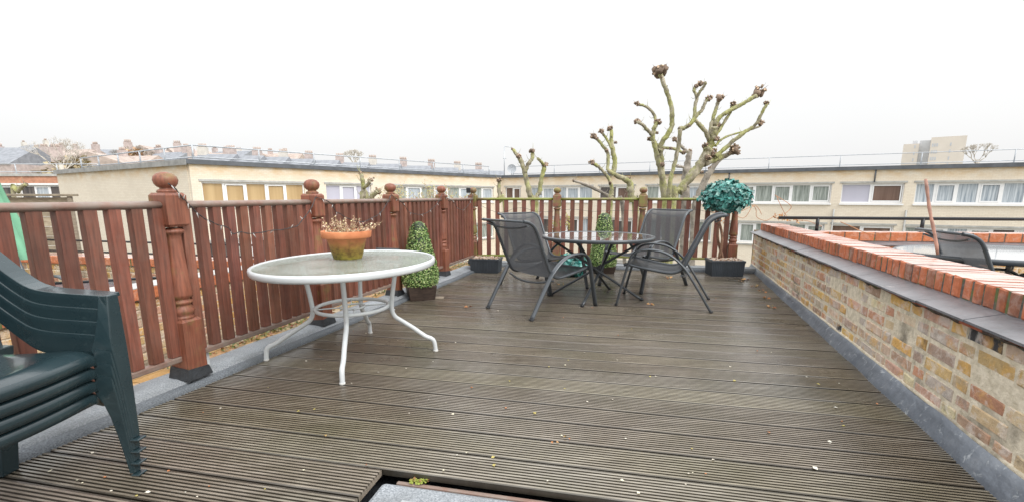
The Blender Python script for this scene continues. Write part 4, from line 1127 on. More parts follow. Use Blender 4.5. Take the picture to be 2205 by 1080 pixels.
# ------------------------------------------------------------------ pollarded trees
def zc_(cx_, cy_): return (1040 + cx_ / 3.176, 120 + cy_ / 3.176)
def tree(name, Y, stems, knobs, label, mat=BARK, conv=zc_, ps=3.176, ground=-6.0, kn=.92, group='pollarded trees behind the far railing'):
    p0 = at(*conv(*stems[0][0][0][:2]), Y); root = empty(name, (p0.x, p0.y, ground), 0, label, 'tree', group)
    k = Y / F / ps * 1.02
    for si, (pts, kind) in enumerate(stems):
        dyo = rnd.uniform(-.25, .25) if kind == 'b' else rnd.uniform(-.1, .1); P = []; Rr = []
        for i, q in enumerate(pts):
            p = at(*conv(q[0], q[1]), Y + (dyo * i / max(1, len(pts) - 1))); P.append(p); Rr.append(q[2] * k)
        if kind == 't':
            b0_ = P[0]; dr = (P[0] - P[1]).normalized(); foot = Vector((b0_.x + (p0.x - b0_.x) * .6 + dr.x * .4, b0_.y, ground))
            P = [foot, foot + (b0_ - foot) * .5 + Vector((.05, 0, 0))] + P; Rr = [Rr[0] * 1.35, Rr[0] * 1.15] + Rr
        sp = smooth(P, 5); rs = []
        for i in range(len(Rr) - 1): rs += [Rr[i] + (Rr[i + 1] - Rr[i]) * u / 5 for u in range(5)]
        rs.append(Rr[-1])
        sp = [p + Vector((rnd.uniform(-1, 1), rnd.uniform(-1, 1), rnd.uniform(-1, 1))) * rs[i] * (.16 if 0 < i < len(sp) - 1 else 0) for i, p in enumerate(sp)]
        g = MB(); g.tube(sp, [r_ * rnd.uniform(.9, 1.14) for r_ in rs], 11, jit=.24)
        for z in range(int(len(sp) / 5)):
            i = rnd.randrange(len(sp)); d0 = Vector((rnd.uniform(-1, 1), rnd.uniform(-.5, .3), rnd.uniform(-.2, 1))).normalized(); q0 = sp[i] + d0 * rs[i] * .7
            g.tube([q0, q0 + d0 * .06, q0 + d0 * .10 + Vector((0, 0, .05))], [.006, .004, .002], 4)
        for z in range(int(3 + len(sp) / 4)):
            i = rnd.randrange(len(sp)); g.blob(sp[i] + Vector((rnd.uniform(-1, 1), -.3, rnd.uniform(-1, 1))) * rs[i] * .85, rs[i] * rnd.uniform(.25, .5), 7, 5, .3)
        g.build('trunk' if kind == 't' else 'branch', mat, root)
    for (x, y, r_) in knobs:
        g = MB(); c = at(*conv(x, y), Y + rnd.uniform(-.1, .1)); rr = r_ * k * kn
        for i in range(9):
            sh = rnd.uniform(.5, 1.1); g.blob(c + Vector((rnd.uniform(-1, 1), rnd.uniform(-1, 1), rnd.uniform(-.6, .6))) * rr * .6, rr * rnd.uniform(.3, .6), 7, 5, .35, (.38 * sh, .28 * sh, .21 * sh))
        for i in range(12):
            d_ = Vector((rnd.uniform(-1, 1), rnd.uniform(-1, .6), rnd.uniform(-.3, 1))).normalized(); s1 = c + d_ * rr * .6
            g.tube([s1, s1 + d_ * rr * rnd.uniform(.3, .55)], [rr * .2, rr * .17], 7, (.36, .27, .19)); e = len(g.f) - 1; g.c[e] = (.85, .62, .44)
        for i in range(3):
            d_ = Vector((rnd.uniform(-1, 1), rnd.uniform(-1, 1), rnd.uniform(-.4, .8))).normalized(); g.tube([c + d_ * rr * .5, c + d_ * rr * 1.5 + Vector((0, 0, rr * .2))], [rr * .05, rr * .02], 4, (.3, .2, .15))
        g.build('knuckle', KNOB, root)
tree('pollarded_tree', 10.4, [
    ([(1250, 1100, 26), (1240, 960, 24), (1225, 840, 20), (1203, 740, 17), (1182, 650, 16), (1165, 585, 15)], 't'),
    ([(1165, 585, 15), (1160, 540, 15), (1175, 490, 13), (1190, 455, 13)], 'b'),
    ([(1160, 545, 12), (1128, 512, 11), (1095, 478, 10), (1060, 455, 10)], 'b'),
    ([(1185, 480, 9), (1172, 410, 9), (1135, 362, 8), (1090, 340, 8), (1050, 330, 9)], 'b'),
    ([(1190, 690, 14), (1220, 600, 16), (1265, 535, 16), (1294, 470, 15), (1290, 370, 14), (1262, 260, 13), (1225, 165, 13), (1208, 120, 15)], 'b'),
    ([(1165, 590, 10), (1200, 615, 9), (1240, 632, 9), (1300, 635, 9), (1350, 655, 9), (1375, 668, 9)], 'b'),
    ([(1238, 960, 15), (1232, 860, 14), (1226, 760, 13), (1218, 680, 14), (1215, 640, 15)], 'b'),
    ], [(1210, 112, 46), (1050, 330, 20), (1057, 452, 24), (1192, 455, 26), (1138, 570, 18), (1218, 650, 24), (1225, 745, 20), (1372, 665, 16), (1285, 636, 13), (1370, 668, 12), (1190, 530, 12)],
    'tall mossy pollarded tree with the highest knuckle, directly behind the far railing')
tree('pollarded_tree', 10.0, [
    ([(1272, 1100, 17), (1270, 960, 15), (1288, 830, 14), (1320, 700, 13), (1340, 600, 12), (1348, 505, 13)], 't'),
    ([(1345, 500, 14), (1380, 492, 13), (1420, 465, 12), (1460, 412, 11), (1500, 370, 10), (1520, 320, 9), (1542, 297, 11)], 'b'),
    ([(1445, 430, 11), (1450, 350, 11), (1463, 285, 10), (1442, 238, 9), (1462, 208, 11), (1495, 188, 14)], 'b'),
    ([(1463, 285, 9), (1485, 245, 8), (1508, 215, 8), (1526, 185, 9)], 'b'),
    ], [(1485, 192, 22), (1460, 210, 16), (1522, 190, 14), (1545, 294, 24), (1505, 355, 12), (1348, 500, 18), (1410, 480, 12)],
    'slender pollarded tree with a forked pale tip, between the two largest trees')
tree('pollarded_tree', 10.8, [
    ([(1300, 1000, 26), (1340, 930, 26), (1400, 850, 26), (1460, 780, 26), (1505, 715, 28), (1535, 650, 27), (1555, 600, 24), (1562, 560, 20)], 't'),
    ([(1550, 580, 14), (1520, 520, 13), (1480, 470, 12), (1448, 438, 11)], 'b'),
    ([(1562, 570, 15), (1560, 500, 14), (1572, 440, 12), (1590, 370, 11), (1612, 310, 12)], 'b'),
    ([(1590, 470, 15), (1610, 430, 14), (1660, 392, 13), (1740, 350, 12), (1810, 310, 12), (1870, 275, 13)], 'b'),
    ([(1590, 550, 10), (1630, 490, 10), (1660, 440, 9), (1690, 390, 9), (1705, 340, 10)], 'b'),
    ([(1590, 620, 8), (1625, 578, 7), (1690, 545, 6), (1790, 518, 6), (1850, 500, 6), (1895, 482, 7)], 'b'),
    ([(1590, 690, 13), (1650, 640, 13), (1710, 585, 12), (1780, 530, 12), (1850, 485, 11), (1885, 440, 10), (1910, 385, 9), (1940, 335, 9)], 'b'),
    ([(1510, 745, 20), (1570, 715, 18), (1640, 690, 16), (1715, 655, 18)], 'b'),
    ([(1560, 600, 18), (1575, 540, 16), (1590, 490, 16)], 'b'),
    ], [(1625, 292, 30), (1890, 245, 42), (1870, 270, 22), (1710, 333, 22), (1900, 462, 24), (1940, 328, 20), (1592, 490, 30), (1720, 645, 42), (1745, 665, 20), (1570, 665, 34), (1525, 615, 24), (1600, 570, 20), (1540, 700, 22)],
    'largest mossy pollarded tree, leaning right, with wide branches and chunky knuckles')
tree('pollarded_tree', 12.2, [
    ([(1385, 1000, 26), (1385, 900, 25), (1390, 800, 22), (1402, 720, 19), (1410, 660, 17)], 't'),
    ([(1405, 660, 11), (1375, 640, 9), (1350, 612, 8), (1315, 575, 9)], 'b'), ([(1395, 770, 9), (1365, 762, 8), (1325, 757, 9)], 'b'), ([(1395, 775, 10), (1440, 778, 9), (1500, 798, 9)], 'b'),
    ], [(1310, 573, 18), (1328, 757, 15), (1412, 655, 18), (1372, 668, 12), (1498, 797, 12)], 'grey stubby pollarded tree standing behind the mossy leaning one', mat=BARKG)
tree('pollarded_tree', 12.0, [
    ([(1445, 1100, 22), (1475, 960, 21), (1520, 850, 20), (1560, 780, 18), (1610, 715, 16), (1650, 690, 13)], 't')], [(1560, 770, 18), (1640, 690, 14)], 'grey slanting pollarded trunk behind the teal ball tree', mat=BARKG)
tree('pollarded_tree', 9.6, [
    ([(1045, 1080, 22), (1020, 1000, 21), (1010, 920, 21), (998, 860, 22), (950, 835, 16), (900, 812, 14), (850, 785, 12)], 't'),
    ([(850, 785, 10), (856, 720, 11), (850, 660, 11), (820, 620, 10), (790, 580, 9), (765, 560, 10)], 'b'),
    ([(890, 800, 14), (902, 730, 15), (890, 660, 14), (880, 590, 13), (876, 510, 12)], 'b'),
    ([(880, 640, 9), (858, 590, 8), (830, 550, 8), (812, 525, 9)], 'b')],
    [(755, 552, 24), (808, 518, 20), (870, 498, 20), (908, 595, 12), (845, 650, 14), (1000, 835, 12), (780, 566, 12)], 'crooked pollarded tree left of centre with an elbow and three knuckled tips')
tree('pollarded_tree', 9.2, [
    ([(872, 1080, 15), (878, 960, 14), (880, 900, 12), (855, 835, 11), (825, 795, 10), (790, 760, 10), (745, 733, 10)], 't')], [(742, 732, 22), (870, 870, 12), (882, 910, 12)], 'thin mossy pollarded tree with one curved limb, beside the middle newel post')
tree('pollarded_tree', 9.8, [
    ([(960, 1080, 12), (900, 990, 11), (820, 940, 11), (740, 900, 10), (680, 875, 9), (622, 856, 8)], 't')], [(620, 856, 12), (800, 925, 9)], 'low bare limb of a pollarded tree slanting left above the far railing', mat=BARKG)
tree('pollarded_tree', 10.2, [
    ([(352, 1080, 20), (325, 960, 19), (300, 870, 17), (285, 800, 15), (268, 735, 14), (240, 690, 12), (205, 640, 9)], 't'),
    ([(290, 800, 12), (308, 745, 12), (335, 705, 12), (340, 655, 12)], 'b')], [(335, 652, 20), (245, 690, 20), (262, 725, 18), (200, 638, 9), (308, 740, 10)], 'small forked pollarded tree behind the left bay of the far railing')
tree('pollarded_tree', 10.2, [
    ([(365, 1060, 15), (385, 950, 14), (395, 870, 14), (410, 800, 13), (420, 760, 14)], 't'), ([(415, 745, 9), (395, 725, 9), (375, 705, 9)], 'b')], [(424, 750, 24), (376, 706, 10)], 'short pollarded tree with a single dark knuckle, right of the small forked one')
tree('pollarded_tree', 9.0, [([(150, 1060, 9), (120, 1000, 12), (112, 930, 12), (110, 850, 11)], 't')], [(110, 850, 18), (108, 900, 15), (120, 940, 14), (104, 975, 12)], 'burl covered upright pollarded stem beside the corner newel post')
cz3 = lambda a, b_: (500 + a / 3.857, 280 + b_ / 3.857)
tree('pollarded_tree', 7.6, [([(1090, 700, 20), (1090, 560, 19), (1088, 470, 18), (1078, 400, 16), (1070, 365, 14)], 't'), ([(1095, 480, 14), (1125, 455, 13), (1145, 425, 13)], 'b')], [(1065, 360, 20), (1145, 420, 24), (1175, 400, 9)], 'stubby two tipped pollarded tree behind the left railing, right of the terracotta pot', conv=cz3, ps=3.857, group='pollarded trees behind the left railing')
tree('pollarded_tree', 7.8, [([(1080, 640, 18), (1130, 580, 18), (1170, 540, 17), (1205, 510, 17)], 't')], [(1208, 508, 32)], 'low pollarded stump with one fist like knuckle behind left railing', conv=cz3, ps=3.857, group='pollarded trees behind the left railing')
cz1 = lambda a, b_: (a / 3.857, 260 + b_ / 3.857)
tree('pollarded_tree', 9.0, [([(120, 680, 14), (150, 590, 15), (180, 550, 14), (215, 530, 12)], 't')], [(215, 530, 18), (150, 590, 10)], 'small pollarded stump poking above the weathered fence panel at far left', conv=cz1, ps=3.857, group='pollarded trees behind the left railing')

# bare shrub behind the railing and climber on the parapet
def twiggy(name, base_pts, Y, n, label, cat, spread=1.0, mat=TWIG, leaves=(), Hh=.8):
    root = None; g = MB(); gl = MB()
    for bp_ in base_pts:
        p = at(*bp_, Y)
        if root is None: root = empty(name, (p.x, p.y, p.z - .5), 0, label, cat)
        def grow(p, d_, L, r_, dep):
            pts = [p]
            for k in range(4):
                d_ = (d_ + Vector((rnd.uniform(-.3, .3), rnd.uniform(-.3, .3), rnd.uniform(-.1, .2)))).normalized(); pts.append(pts[-1] + d_ * L / 4)
            g.tube(pts, [r_ * (1 - .12 * k) for k in range(5)], 4, (.9, .8, .7))
            if leaves:
                for k in range(3):
                    if rnd.random() < .7: gl.leaf(pts[rnd.randrange(1, 5)], (rnd.uniform(-1, 1), -.7, .5), rnd.uniform(.015, .035), .4, rnd.choice(leaves))
            if dep > 0:
                for k in range(rnd.choice([2, 3])): grow(pts[rnd.choice([2, 3, 4])], (d_ + Vector((rnd.uniform(-.9, .9), rnd.uniform(-.6, .6), rnd.uniform(-.3, .5)))).normalized(), L * .62, r_ * .6, dep - 1)
        for k in range(n): grow(p, Vector((rnd.uniform(-.7, .7) * spread, rnd.uniform(-.4, .4), 1)).normalized(), Hh * rnd.uniform(.35, .6), .0045, 3)
    g.build('stems', mat, root)
    if leaves: tag(gl.build('leaves', BROWNLEAF, root), kind='stuff')
twiggy('bare_shrub', [(835, 470), (870, 475), (910, 480), (945, 480), (985, 475)], 7.8, 5, 'bare twiggy shrub with a few pale buds behind the left railing', 'shrub', 1.0, TWIG, ((.5, .45, .3), (.4, .3, .18), (.45, .45, .2)), .62)
twiggy('budding_twigs', [(1205, 520), (1225, 500)], 8.3, 4, 'small leafy twigs behind the middle newel post of the far railing', 'shrub', .5, TWIG, ((.35, .2, .1), (.4, .42, .12)), .35)
cl_ = empty('dead_climber', G(1640, 470, .74), 0, 'dead brown climbing plant trailing over the far end of brick parapet', 'climber')
g = MB()
Yc = 7.6
for pl in ([(1560, 450), (1600, 470), (1620, 445), (1628, 452), (1630, 468), (1650, 475), (1668, 465), (1685, 462)], [(1672, 422), (1680, 440), (1690, 460), (1696, 468)], [(1668, 420), (1700, 440), (1702, 450), (1688, 462)], [(1596, 455), (1612, 448), (1625, 442), (1634, 450), (1640, 462)], [(1690, 466), (1715, 474), (1740, 476), (1770, 488)], [(1518, 452), (1540, 458), (1552, 455), (1570, 462)], [(1810, 478), (1838, 490), (1860, 500), (1888, 505)]):
    Y_ = Yc if pl[0][0] < 1800 else 5.6
    g.tube(smooth([at(*p, Y_ + rnd.uniform(-.05, .05)) for p in pl], 4), .0048, 5, (1.2, .8, .6))
g.build('stems', TWIG, cl_)
g = MB()
for (px, py, nn_) in ((1682, 468, 22), (1720, 474, 12), (1674, 466, 8), (1560, 457, 10), (1550, 470, 8), (1556, 478, 6)):
    for i in range(nn_): g.leaf(at(px + rnd.gauss(0, 7), py + rnd.gauss(0, 3), Yc + rnd.uniform(-.1, .1)), (rnd.uniform(-1, 1), -1, rnd.uniform(-1, 1)), rnd.uniform(.02, .05), .45, rnd.choice([(.6, .3, .12), (.65, .42, .2), (.4, .18, .08)]), fold=.5)
tag(g.build('leaves', BROWNLEAF, cl_), kind='stuff')

# ------------------------------------------------------------------ far buildings
def bframe(P, Q):
    d_ = (Vector(Q) - Vector(P)).xy.normalized(); return d_, math.atan2(d_.y, d_.x)
def building(P, Q, L, depth, rows, ztop, label, cat='building', fmat=FASCIA, wall=CREAM, zb=-6.0, sidemat=None, skew=0.0):
    """local frame: x along the facade, -y toward the camera"""
    d_, a = bframe(P, Q); root = empty('apartment_block', (P[0], P[1], 0), a, label, cat)
    ORG[root.name] = Vector((0, 0, 0))
    def lx(px, py=420): h = hit(px, py, Vector(P).xy, d_); return (h.xy - Vector(P).xy).dot(d_)
    g = MB(); zprev = zb; T = .22
    for (zs, zh, groups) in sorted(rows, key=lambda r_: r_[0]):
        g.box(0, L, 0, T, zprev, zs)
        xs = 0.0
        for (x0, x1, ty) in groups:
            g.box(xs, x0, 0, T, zs, zh); xs = x1
        g.box(xs, L, 0, T, zs, zh); zprev = zh
    g.box(0, L, 0, T, zprev, ztop - .2)
    k_ = skew / depth
    g.prism([(k_ * T, T), (L, T), (L, depth), (skew, depth)], zb, ztop - .2); g.build('wall', wall, root)
    g = MB(); g.prism([(-.12, -.12), (L + .1, -.12), (L + .1, depth + .1), (skew - .12, depth + .1)], ztop - .2, ztop); g.build('roof', fmat, root)
    for (zs, zh, groups) in rows:
        for (x0, x1, ty) in groups:
            fr_ = MB(); e = .06; fr_.box(x0, x1, .11, .19, zh - e * 1.4, zh); fr_.box(x0, x1, .11, .19, zs, zs + e * 1.4)
            npn = len(ty); wv = (x1 - x0) / npn; fr_.box(x0, x0 + e, .11, .19, zs + e * 1.4, zh - e * 1.4)
            pns = []
            for k in range(npn):
                xa = x0 + wv * k; xb = xa + wv; fr_.box(xb - e * (1.4 if k < npn - 1 else 1), xb + (e * .4 if k < npn - 1 else 0), .11, .19, zs + e * 1.4, zh - e * 1.4)
                if k % 2: 
                    fr_.box(xa + e * .5, xb - e * 1.4, .095, .11, zs + e * 1.5, zs + e * 2.6); fr_.box(xa + e * .5, xb - e * 1.4, .095, .11, zh - e * 2.6, zh - e * 1.5)
                    fr_.box(xa + e * .5, xa + e * 1.5, .095, .11, zs + e * 2.6, zh - e * 2.6); fr_.box(xb - e * 2.4, xb - e * 1.4, .095, .11, zs + e * 2.6, zh - e * 2.6)
                pns.append((xa + e * .4, xb - e, ty[k]))
            f = fr_.build('window', UPVC, root)
            for (xa, xb, q) in pns:
                pn = MB(); pn.box(xa, xb, .15, .16, zs + e, zh - e); pn.build('pane', PANES[q], f)
            sl = MB(); sl.box(x0 - .04, x1 + .04, -.08, .11, zs - .09, zs - .002); sl.build('sill', UPVC if zs > 0 else CONC, f)
            ld = MB(); ld.box(x0 - .1, x1 + .1, -.035, -.002, zh + .005, zh + .10); ld.build('lintel', CONC, f)
    return root, d_, lx
Kp = G(405, 343, 2.75); Jp = G(1080, 378, 2.75); Rp = G(2205, 350, 2.75)
dL, _ = bframe(Kp, Jp); lxL = lambda px, py=415: (hit(px, py, Kp.xy, dL).xy - Kp.xy).dot(dL)
dR, _ = bframe(Jp, Rp); lxR = lambda px, py=418: (hit(px, py, Jp.xy, dR).xy - Jp.xy).dot(dR)
LL = (Jp - Kp).xy.length
gL = [(lxL(436), lxL(657), 'wwwww'), (lxL(703), lxL(800), 'lll'), (lxL(846), lxL(1063), 'gbgbgbgb')]
lowL = [(lxL(436) , lxL(657), 'dgdgd'), (lxL(703), lxL(1063), 'gdgdgdg')]
wing, _, _ = building(Kp, Jp, LL + .05, 17.1, [(.70, 1.80, gL), (-2.1, -.95, lowL), (-4.8, -3.7, lowL)], 2.75, 'long cream brick block with wood blinds behind left railing', fmat=FASCIA, skew=-2.16)
gR = [(lxR(1088), lxR(1121), 'nn'), (lxR(1143), lxR(1275), 'bbbbb'), (lxR(1290), lxR(1366), 'dn'), (lxR(1392), lxR(1538), 'gbgbg'), (lxR(1552), lxR(1790), 'gggggg'), (lxR(1811), lxR(1946), 'ln'), (lxR(1970), lxR(2380), 'bbbbbbbb'), (lxR(2420), lxR(2600), 'bggb')]
lowR = [(lxR(1143), lxR(1275), 'gdgdb'), (lxR(1290), lxR(1366), 'dd'), (lxR(1392), lxR(1538), 'gbdbg'), (lxR(1565), lxR(1785), 'gggdgg'), (lxR(1800), lxR(1936), 'nn'), (lxR(1960), lxR(2380), 'ggbgdggb')]
blk, _, _ = building(Jp, Rp, 48, 13, [(.74, 1.84, gR), (-1.75, -.45, lowR), (-4.6, -3.4, lowR)], 2.75, 'cream brick apartment block across the back and right, above the brick parapet', fmat=FASCIA)
# blank gable's roof fascia: the extra light it catches is painted as lighter colour
g = MB(); g.hexa([(-.135, -.1, 2.50), (-.122, -.1, 2.50), (-2.285, 17.1, 2.50), (-2.30, 17.1, 2.50), (-.135, -.1, 2.745), (-.122, -.1, 2.745), (-2.285, 17.1, 2.745), (-2.30, 17.1, 2.745)]); g.build('gable_fascia', FASCIAL, wing)
for i_, (px_, y0_, y1_) in enumerate(((1567, 374, 398), (1879, 362, 396))):
    x_ = lxR(px_); g = MB(); g.tube([(x_, -.04, 1.9), (x_, -.04, 2.6)], .035, 6); g.build('overflow_downpipe', FASCIA, blk)
for px_ in (1800, 1957, 1545):
    x_ = lxR(px_); g = MB(); g.tube([(x_, -.05, -6), (x_, -.05, .4)], .045, 6); g.build('downpipe', CONC, blk)
# guard rails on the roofs
def guard(pts, zb, zt, sp, label, mat=GALV_FAR, r=.03):
    root = empty('roof_guard_rail', pts[0], 0, label, 'guard rail', 'guard rails along flat roofs'); 
    for z_ in (zt, zb + (zt - zb) * .22):
        g = MB(); g.tube([(p[0], p[1], z_) for p in pts], r, 6); g.build('rail', mat, root)
    for i in range(len(pts) - 1):
        a = Vector(pts[i]); b_ = Vector(pts[i + 1]); L = (b_ - a).length; n_ = max(1, int(L / sp))
        for k in range(n_ + (1 if i == len(pts) - 2 else 0)):
            p = a + (b_ - a) * k / n_; g = MB(); g.tube([(p.x, p.y, zb), (p.x, p.y, zt)], r * 1.35, 6); g.box(p.x - .12, p.x + .12, p.y - .12, p.y + .12, zb, zb + .06); g.build('post', mat, root)
nL = Vector((dL.y, -dL.x)); nR = Vector((dR.y, -dR.x))
def wl(x, y, z=2.75): q = Kp.xy + dL * x - nL * y; return (q.x, q.y, z)
def wr(x, y, z=2.75): q = Jp.xy + dR * x - nR * y; return (q.x, q.y, z)
guard([wl(-1.3, 14.5), wl(.4, .6), wl(LL - .8, .6)], 2.75, 3.42, 2.7, 'silver guard rail round the roof of the long left block')
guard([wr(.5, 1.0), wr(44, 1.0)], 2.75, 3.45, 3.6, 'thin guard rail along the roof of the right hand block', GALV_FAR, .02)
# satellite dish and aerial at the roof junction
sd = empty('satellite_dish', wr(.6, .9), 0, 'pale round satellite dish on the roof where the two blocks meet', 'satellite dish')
q = at(1102, 364, Jp.y + .5); g = MB(); b = len(g.v); nn = 24
for (r_, dy) in ((.02, .08), (.16, .065), (.28, .03), (.36, 0)):
    for k in range(nn): a = 2 * math.pi * k / nn; g.v.append(q + Vector((r_ * math.cos(a), dy, r_ * math.sin(a) * 1.0)))
for i in range(3):
    for k in range(nn): g.face([b + i * nn + k, b + i * nn + (k + 1) % nn, b + (i + 1) * nn + (k + 1) % nn, b + (i + 1) * nn + k], (1, 1, 1), True)
g.build('dish', GALV_FAR, sd)
g = MB(); g.tube([(q.x, q.y + .1, 2.75), (q.x, q.y + .1, q.z)], .03, 6); g.tube([q + Vector((0, 0, -.3)), q + Vector((0, -.4, -.05))], .015, 5); g.build('mast', GALV, sd)
ae = empty('television_aerial', wr(.1, .9), 0, 'tall thin television aerial mast beside the satellite dish', 'aerial')
q0 = at(1086, 374, Jp.y + .5); q1 = at(1086, 316, Jp.y + .5); g = MB(); g.tube([q0 + Vector((0, 0, -.3)), q1], .035, 6); g.build('mast', GALV, ae)
g = MB(); g.tube([q1, q1 + Vector((.65, 0, -.05))], .025, 5)
for k in range(6): g.tube([q1 + Vector((.1 * k + .1, -.18, -.01 * k)), q1 + Vector((.1 * k + .1, .18, -.01 * k))], .01, 4)
g.tube([q1 + Vector((-.1, 0, -.9)), q1 + Vector((.15, 0, -.9))], .03, 4); g.build('antenna', GALV, ae)
# low block behind at far left
Lp = at(-160, 369, 37); Lq = at(118, 371, 37)
lowb, _, _ = building((Lp.x, Lp.y), (Lq.x, Lq.y), 15, 10, [(.2, 1.95, [(3.4, 6.6, 'bd'), (7.0, 11.6, 'dbdb')])], 2.85, 'low block with red brick band and white windows at far left', fmat=CONC, wall=RENDERF)
g = MB(); g.box(-.02, 15.02, -.03, -.003, 2.12, 2.65); g.build('brick_band', REDBAND, lowb)
g = MB(); g.box(-.02, 15.02, -.06, -.003, 1.98, 2.115); g.build('fascia_board', UPVC, lowb)
guard([(Lp.x, Lp.y + .5, 2.85), (Lq.x + 3, Lq.y + .5, 2.85)], 2.85, 3.6, 2.6, 'guard rail on the low red banded block at far left')

# terraced houses on the hill
def house(x, y, z, w, dep, h, rh, ang, wallm, roofm, label, group, chim=2, gable=False):
    root = empty('terraced_house', (x, y, z), ang, label, 'house', group); ORG[root.name] = Vector((0, 0, 0))
    g = MB(); g.box(-w / 2, w / 2, -dep / 2, dep / 2, -8, h)
    g.build('wall', wallm, root); g = MB(); o = .3
    if gable:   # ridge runs front to back
        g.v += [Vector(p) for p in ((-w / 2 - o, -dep / 2 - o, h), (w / 2 + o, -dep / 2 - o, h), (0, -dep / 2 - o, h + rh), (-w / 2 - o, dep / 2, h), (w / 2 + o, dep / 2, h), (0, dep / 2, h + rh))]
    else:
        g.v += [Vector(p) for p in ((-w / 2, -dep / 2 - o, h), (-w / 2, dep / 2 + o, h), (-w / 2, 0, h + rh), (w / 2, -dep / 2 - o, h), (w / 2, dep / 2 + o, h), (w / 2, 0, h + rh))]
    for f in ([0, 1, 2], [3, 5, 4], [0, 3, 4, 1], [1, 4, 5, 2], [0, 2, 5, 3]): g.face(f)
    g.build('roof', roofm, root)
    for k in range(chim):
        cxx = (-w / 2 + .5) if k == 0 else (w / 2 - .5); g = MB(); g.box(cxx - .55, cxx + .55, -.4, .4, h + rh * .3, h + rh + .9); ch = g.build('chimney', wallm, root)
        g = MB()
        for q_ in range(4): g.lathe([(.13, h + rh + .9), (.11, h + rh + 1.35)], cxx - .42 + .28 * q_, 0, 8)
        g.build('chimney_pot', TILEFAR, ch)
    for fx in (-.25, .25):
        for fz in (.30, .72):
            g = MB(); g.box(fx * w - .55, fx * w + .55, -dep / 2 - .06, -dep / 2 - .003, h * fz - .7, h * fz + .6); f = g.build('window', UPVC, root)
            g = MB(); g.box(fx * w - .43, fx * w + .43, -dep / 2 - .075, -dep / 2 - .062, h * fz - .58, h * fz + .48); g.build('pane', P_DARK if wallm is not RENDERF else P_BLUE, f)
# row of slate roofs behind the long block
x0 = 470
tps = [(470, 332), (530, 335), (585, 338), (640, 342), (695, 345), (760, 350), (830, 353), (895, 357), (955, 361), (1010, 365), (1055, 368)]
labs = ['first', 'second', 'third', 'fourth', 'fifth', 'sixth', 'seventh', 'eighth', 'ninth', 'tenth', 'eleventh']
for i, (px, py) in enumerate(tps):
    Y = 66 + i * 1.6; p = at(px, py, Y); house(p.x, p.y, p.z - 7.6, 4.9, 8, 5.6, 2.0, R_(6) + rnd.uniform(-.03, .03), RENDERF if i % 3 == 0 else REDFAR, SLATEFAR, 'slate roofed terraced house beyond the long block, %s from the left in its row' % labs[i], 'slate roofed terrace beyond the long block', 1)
hs_ = [(10, 318, 72, SLATEFAR, REDFAR, 9), (48, 328, 80, SLATEFAR, REDFAR, 8), (120, 325, 110, TILEFAR, RENDERF, 10), (170, 322, 95, TILEFAR, REDFAR, 9), (235, 333, 70, TILEFAR, REDFAR, 14), (75, 312, 130, SLATEFAR, RENDERF, 12), (205, 322, 125, SLATEFAR, REDFAR, 10), (330, 318, 90, TILEFAR, REDFAR, 9), (300, 336, 75, TILEFAR, REDFAR, 7), (372, 328, 85, SLATEFAR, REDFAR, 7), (410, 323, 110, TILEFAR, REDFAR, 9), (450, 330, 100, TILEFAR, REDFAR, 9), (500, 326, 120, SLATEFAR, REDFAR, 12), (565, 330, 125, TILEFAR, RENDERF, 12), (615, 331, 128, TILEFAR, REDFAR, 9)]
words = ['at the left picture edge behind the guard rail', 'second in from the left edge', 'behind the bare hillside tree', 'right of the bare hillside tree', 'with long low tiled roof behind the blank gable', 'highest up at far left', 'far up behind the long tiled roof', 'with peaked roof above the left block corner', 'low, left of the peaked one', 'just left of the left block corner', 'straight above the left block corner', 'just right of the left block corner', 'pale slate roofed, above the wood blinds', 'pale rendered, above the second newel post', 'rightmost on the hill, behind the slate terrace']
for i, (px, py, Y, rm, wm, wd) in enumerate(hs_):
    p = at(px, py, Y); house(p.x, p.y, p.z - 8.6, wd, 9, 6.0, 2.6, R_(rnd.uniform(-25, 15)), wm, rm, ('red brick' if wm is REDFAR else 'pale') + ' hillside house ' + words[i], 'houses on the hill', 1 + (i % 2), gable=(i % 3 == 1))
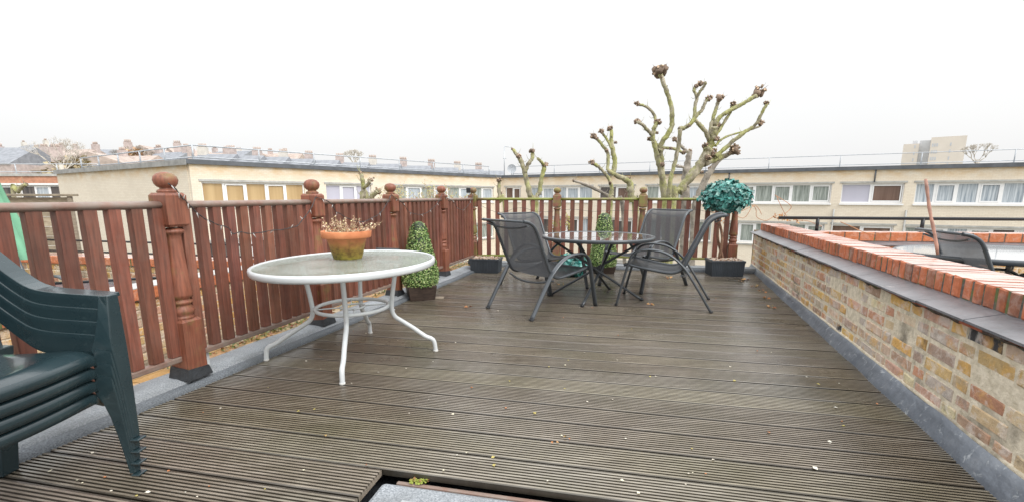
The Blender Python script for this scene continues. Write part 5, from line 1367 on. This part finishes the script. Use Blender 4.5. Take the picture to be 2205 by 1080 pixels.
# autumn coloured tree clumps on the hill
def far_tree(px, py, Y, w_, h, cols, label, leafy=True, group='trees among the hillside houses'):
    p = at(px, py, Y); root = empty('distant_tree', (p.x, p.y, p.z - h), 0, label, 'tree', group); g = MB()
    tk = MB(); tk.tube([(p.x, p.y, p.z - h - 3), (p.x, p.y, p.z - h * .45)], [.3, .18], 6)
    def grow(q, d_, L, r_, dep):
        e = q + d_ * L; tk.tube([q, q + d_ * L * .5 + Vector((rnd.uniform(-.1, .1), 0, rnd.uniform(-.1, .1))) * L, e], [r_, r_ * .8, r_ * .6], 4)
        if dep:
            for k in range(3): grow(e, (d_ + Vector((rnd.uniform(-.8, .8), rnd.uniform(-.8, .8), rnd.uniform(-.2, .6)))).normalized(), L * .68, r_ * .6, dep - 1)
    for k in range(6): grow(Vector((p.x, p.y, p.z - h * .6)), Vector((rnd.uniform(-1, 1) * w_ / h, rnd.uniform(-.6, .6), .7)).normalized(), h * .26, .0011 * Y, 4)
    tk.build('trunk', BARKG if leafy else simple('pale_branch', (.50, .46, .40), .9), root)
    if leafy:
        for i in range(900):
            a = rnd.uniform(0, 6.28); th = rnd.uniform(0, 1.4); rr = rnd.random() ** .5
            g.leaf((p.x + w_ * rr * math.cos(a) * math.cos(th) , p.y + w_ * rr * math.sin(a) * math.cos(th), p.z - h * .75 + h * .75 * rr * math.sin(th)), (rnd.uniform(-1, 1), rnd.uniform(-1, 1), 1), rnd.uniform(.3, .7), .5, rnd.choice(cols))
        g.build('crown', LEAFG, root)
far_tree(288, 318, 80, 3.2, 7, [(.50, .30, .16), (.42, .26, .15), (.55, .38, .22), (.38, .34, .2)], 'rusty brown tree in front of the hill, left of the left block corner')
far_tree(155, 338, 60, 3.4, 5, [(.40, .34, .2), (.45, .36, .2), (.36, .3, .2)], 'olive brown bushy tree just above the blank gable end')
far_tree(122, 300, 44, 3.6, 5.0, [], 'wide bare hillside tree at far left with spreading grey branches', False)
far_tree(2112, 312, 60, 2.0, 4, [], 'pale bare tree beside the tower block', False, 'bare trees near the tower')
far_tree(762, 325, 140, 4.5, 7, [], 'faint bare tree on the skyline above the slate terrace', False, 'bare trees near the tower')
# tower block
tw = empty('tower_block', at(2000, 420, 170), R_(-40), 'tall pale tower block with grey centre on the skyline at right', 'tower block'); ORG[tw.name] = Vector((0, 0, 0))
zt_ = at(2000, 301, 170).z - at(2000, 420, 170).z
def tx(px): return (px - 2008) * .170 * .68
g = MB(); g.box(tx(1929), tx(1967), 0, 14, -12, zt_ - 1.0); g.box(tx(1993), tx(2071), -3, 14, -12, zt_ + .6); g.build('wall', TOWERW, tw)
g = MB(); g.box(tx(1967) + .02, tx(1993) - .02, 1.5, 13, -12, zt_ + .1); g.build('centre_bay', TOWERG, tw)
g = MB(); g.box(tx(1950), tx(1962), 4, 9, zt_ - 1.0, zt_ + .4); g.build('roof_plant', TOWERG, tw)
for (c0, yy) in ((1957, -.05), (1998, -3.05), (2003, -3.05), (2008, -3.05), (2038, -3.05)):
    for k in range(9):
        z_ = zt_ - 2.6 - k * 2.3
        g = MB(); g.box(tx(c0) - .2, tx(c0) + .2, yy, yy + .04, z_, z_ + 1.1); g.build('window', TOWERP, tw)
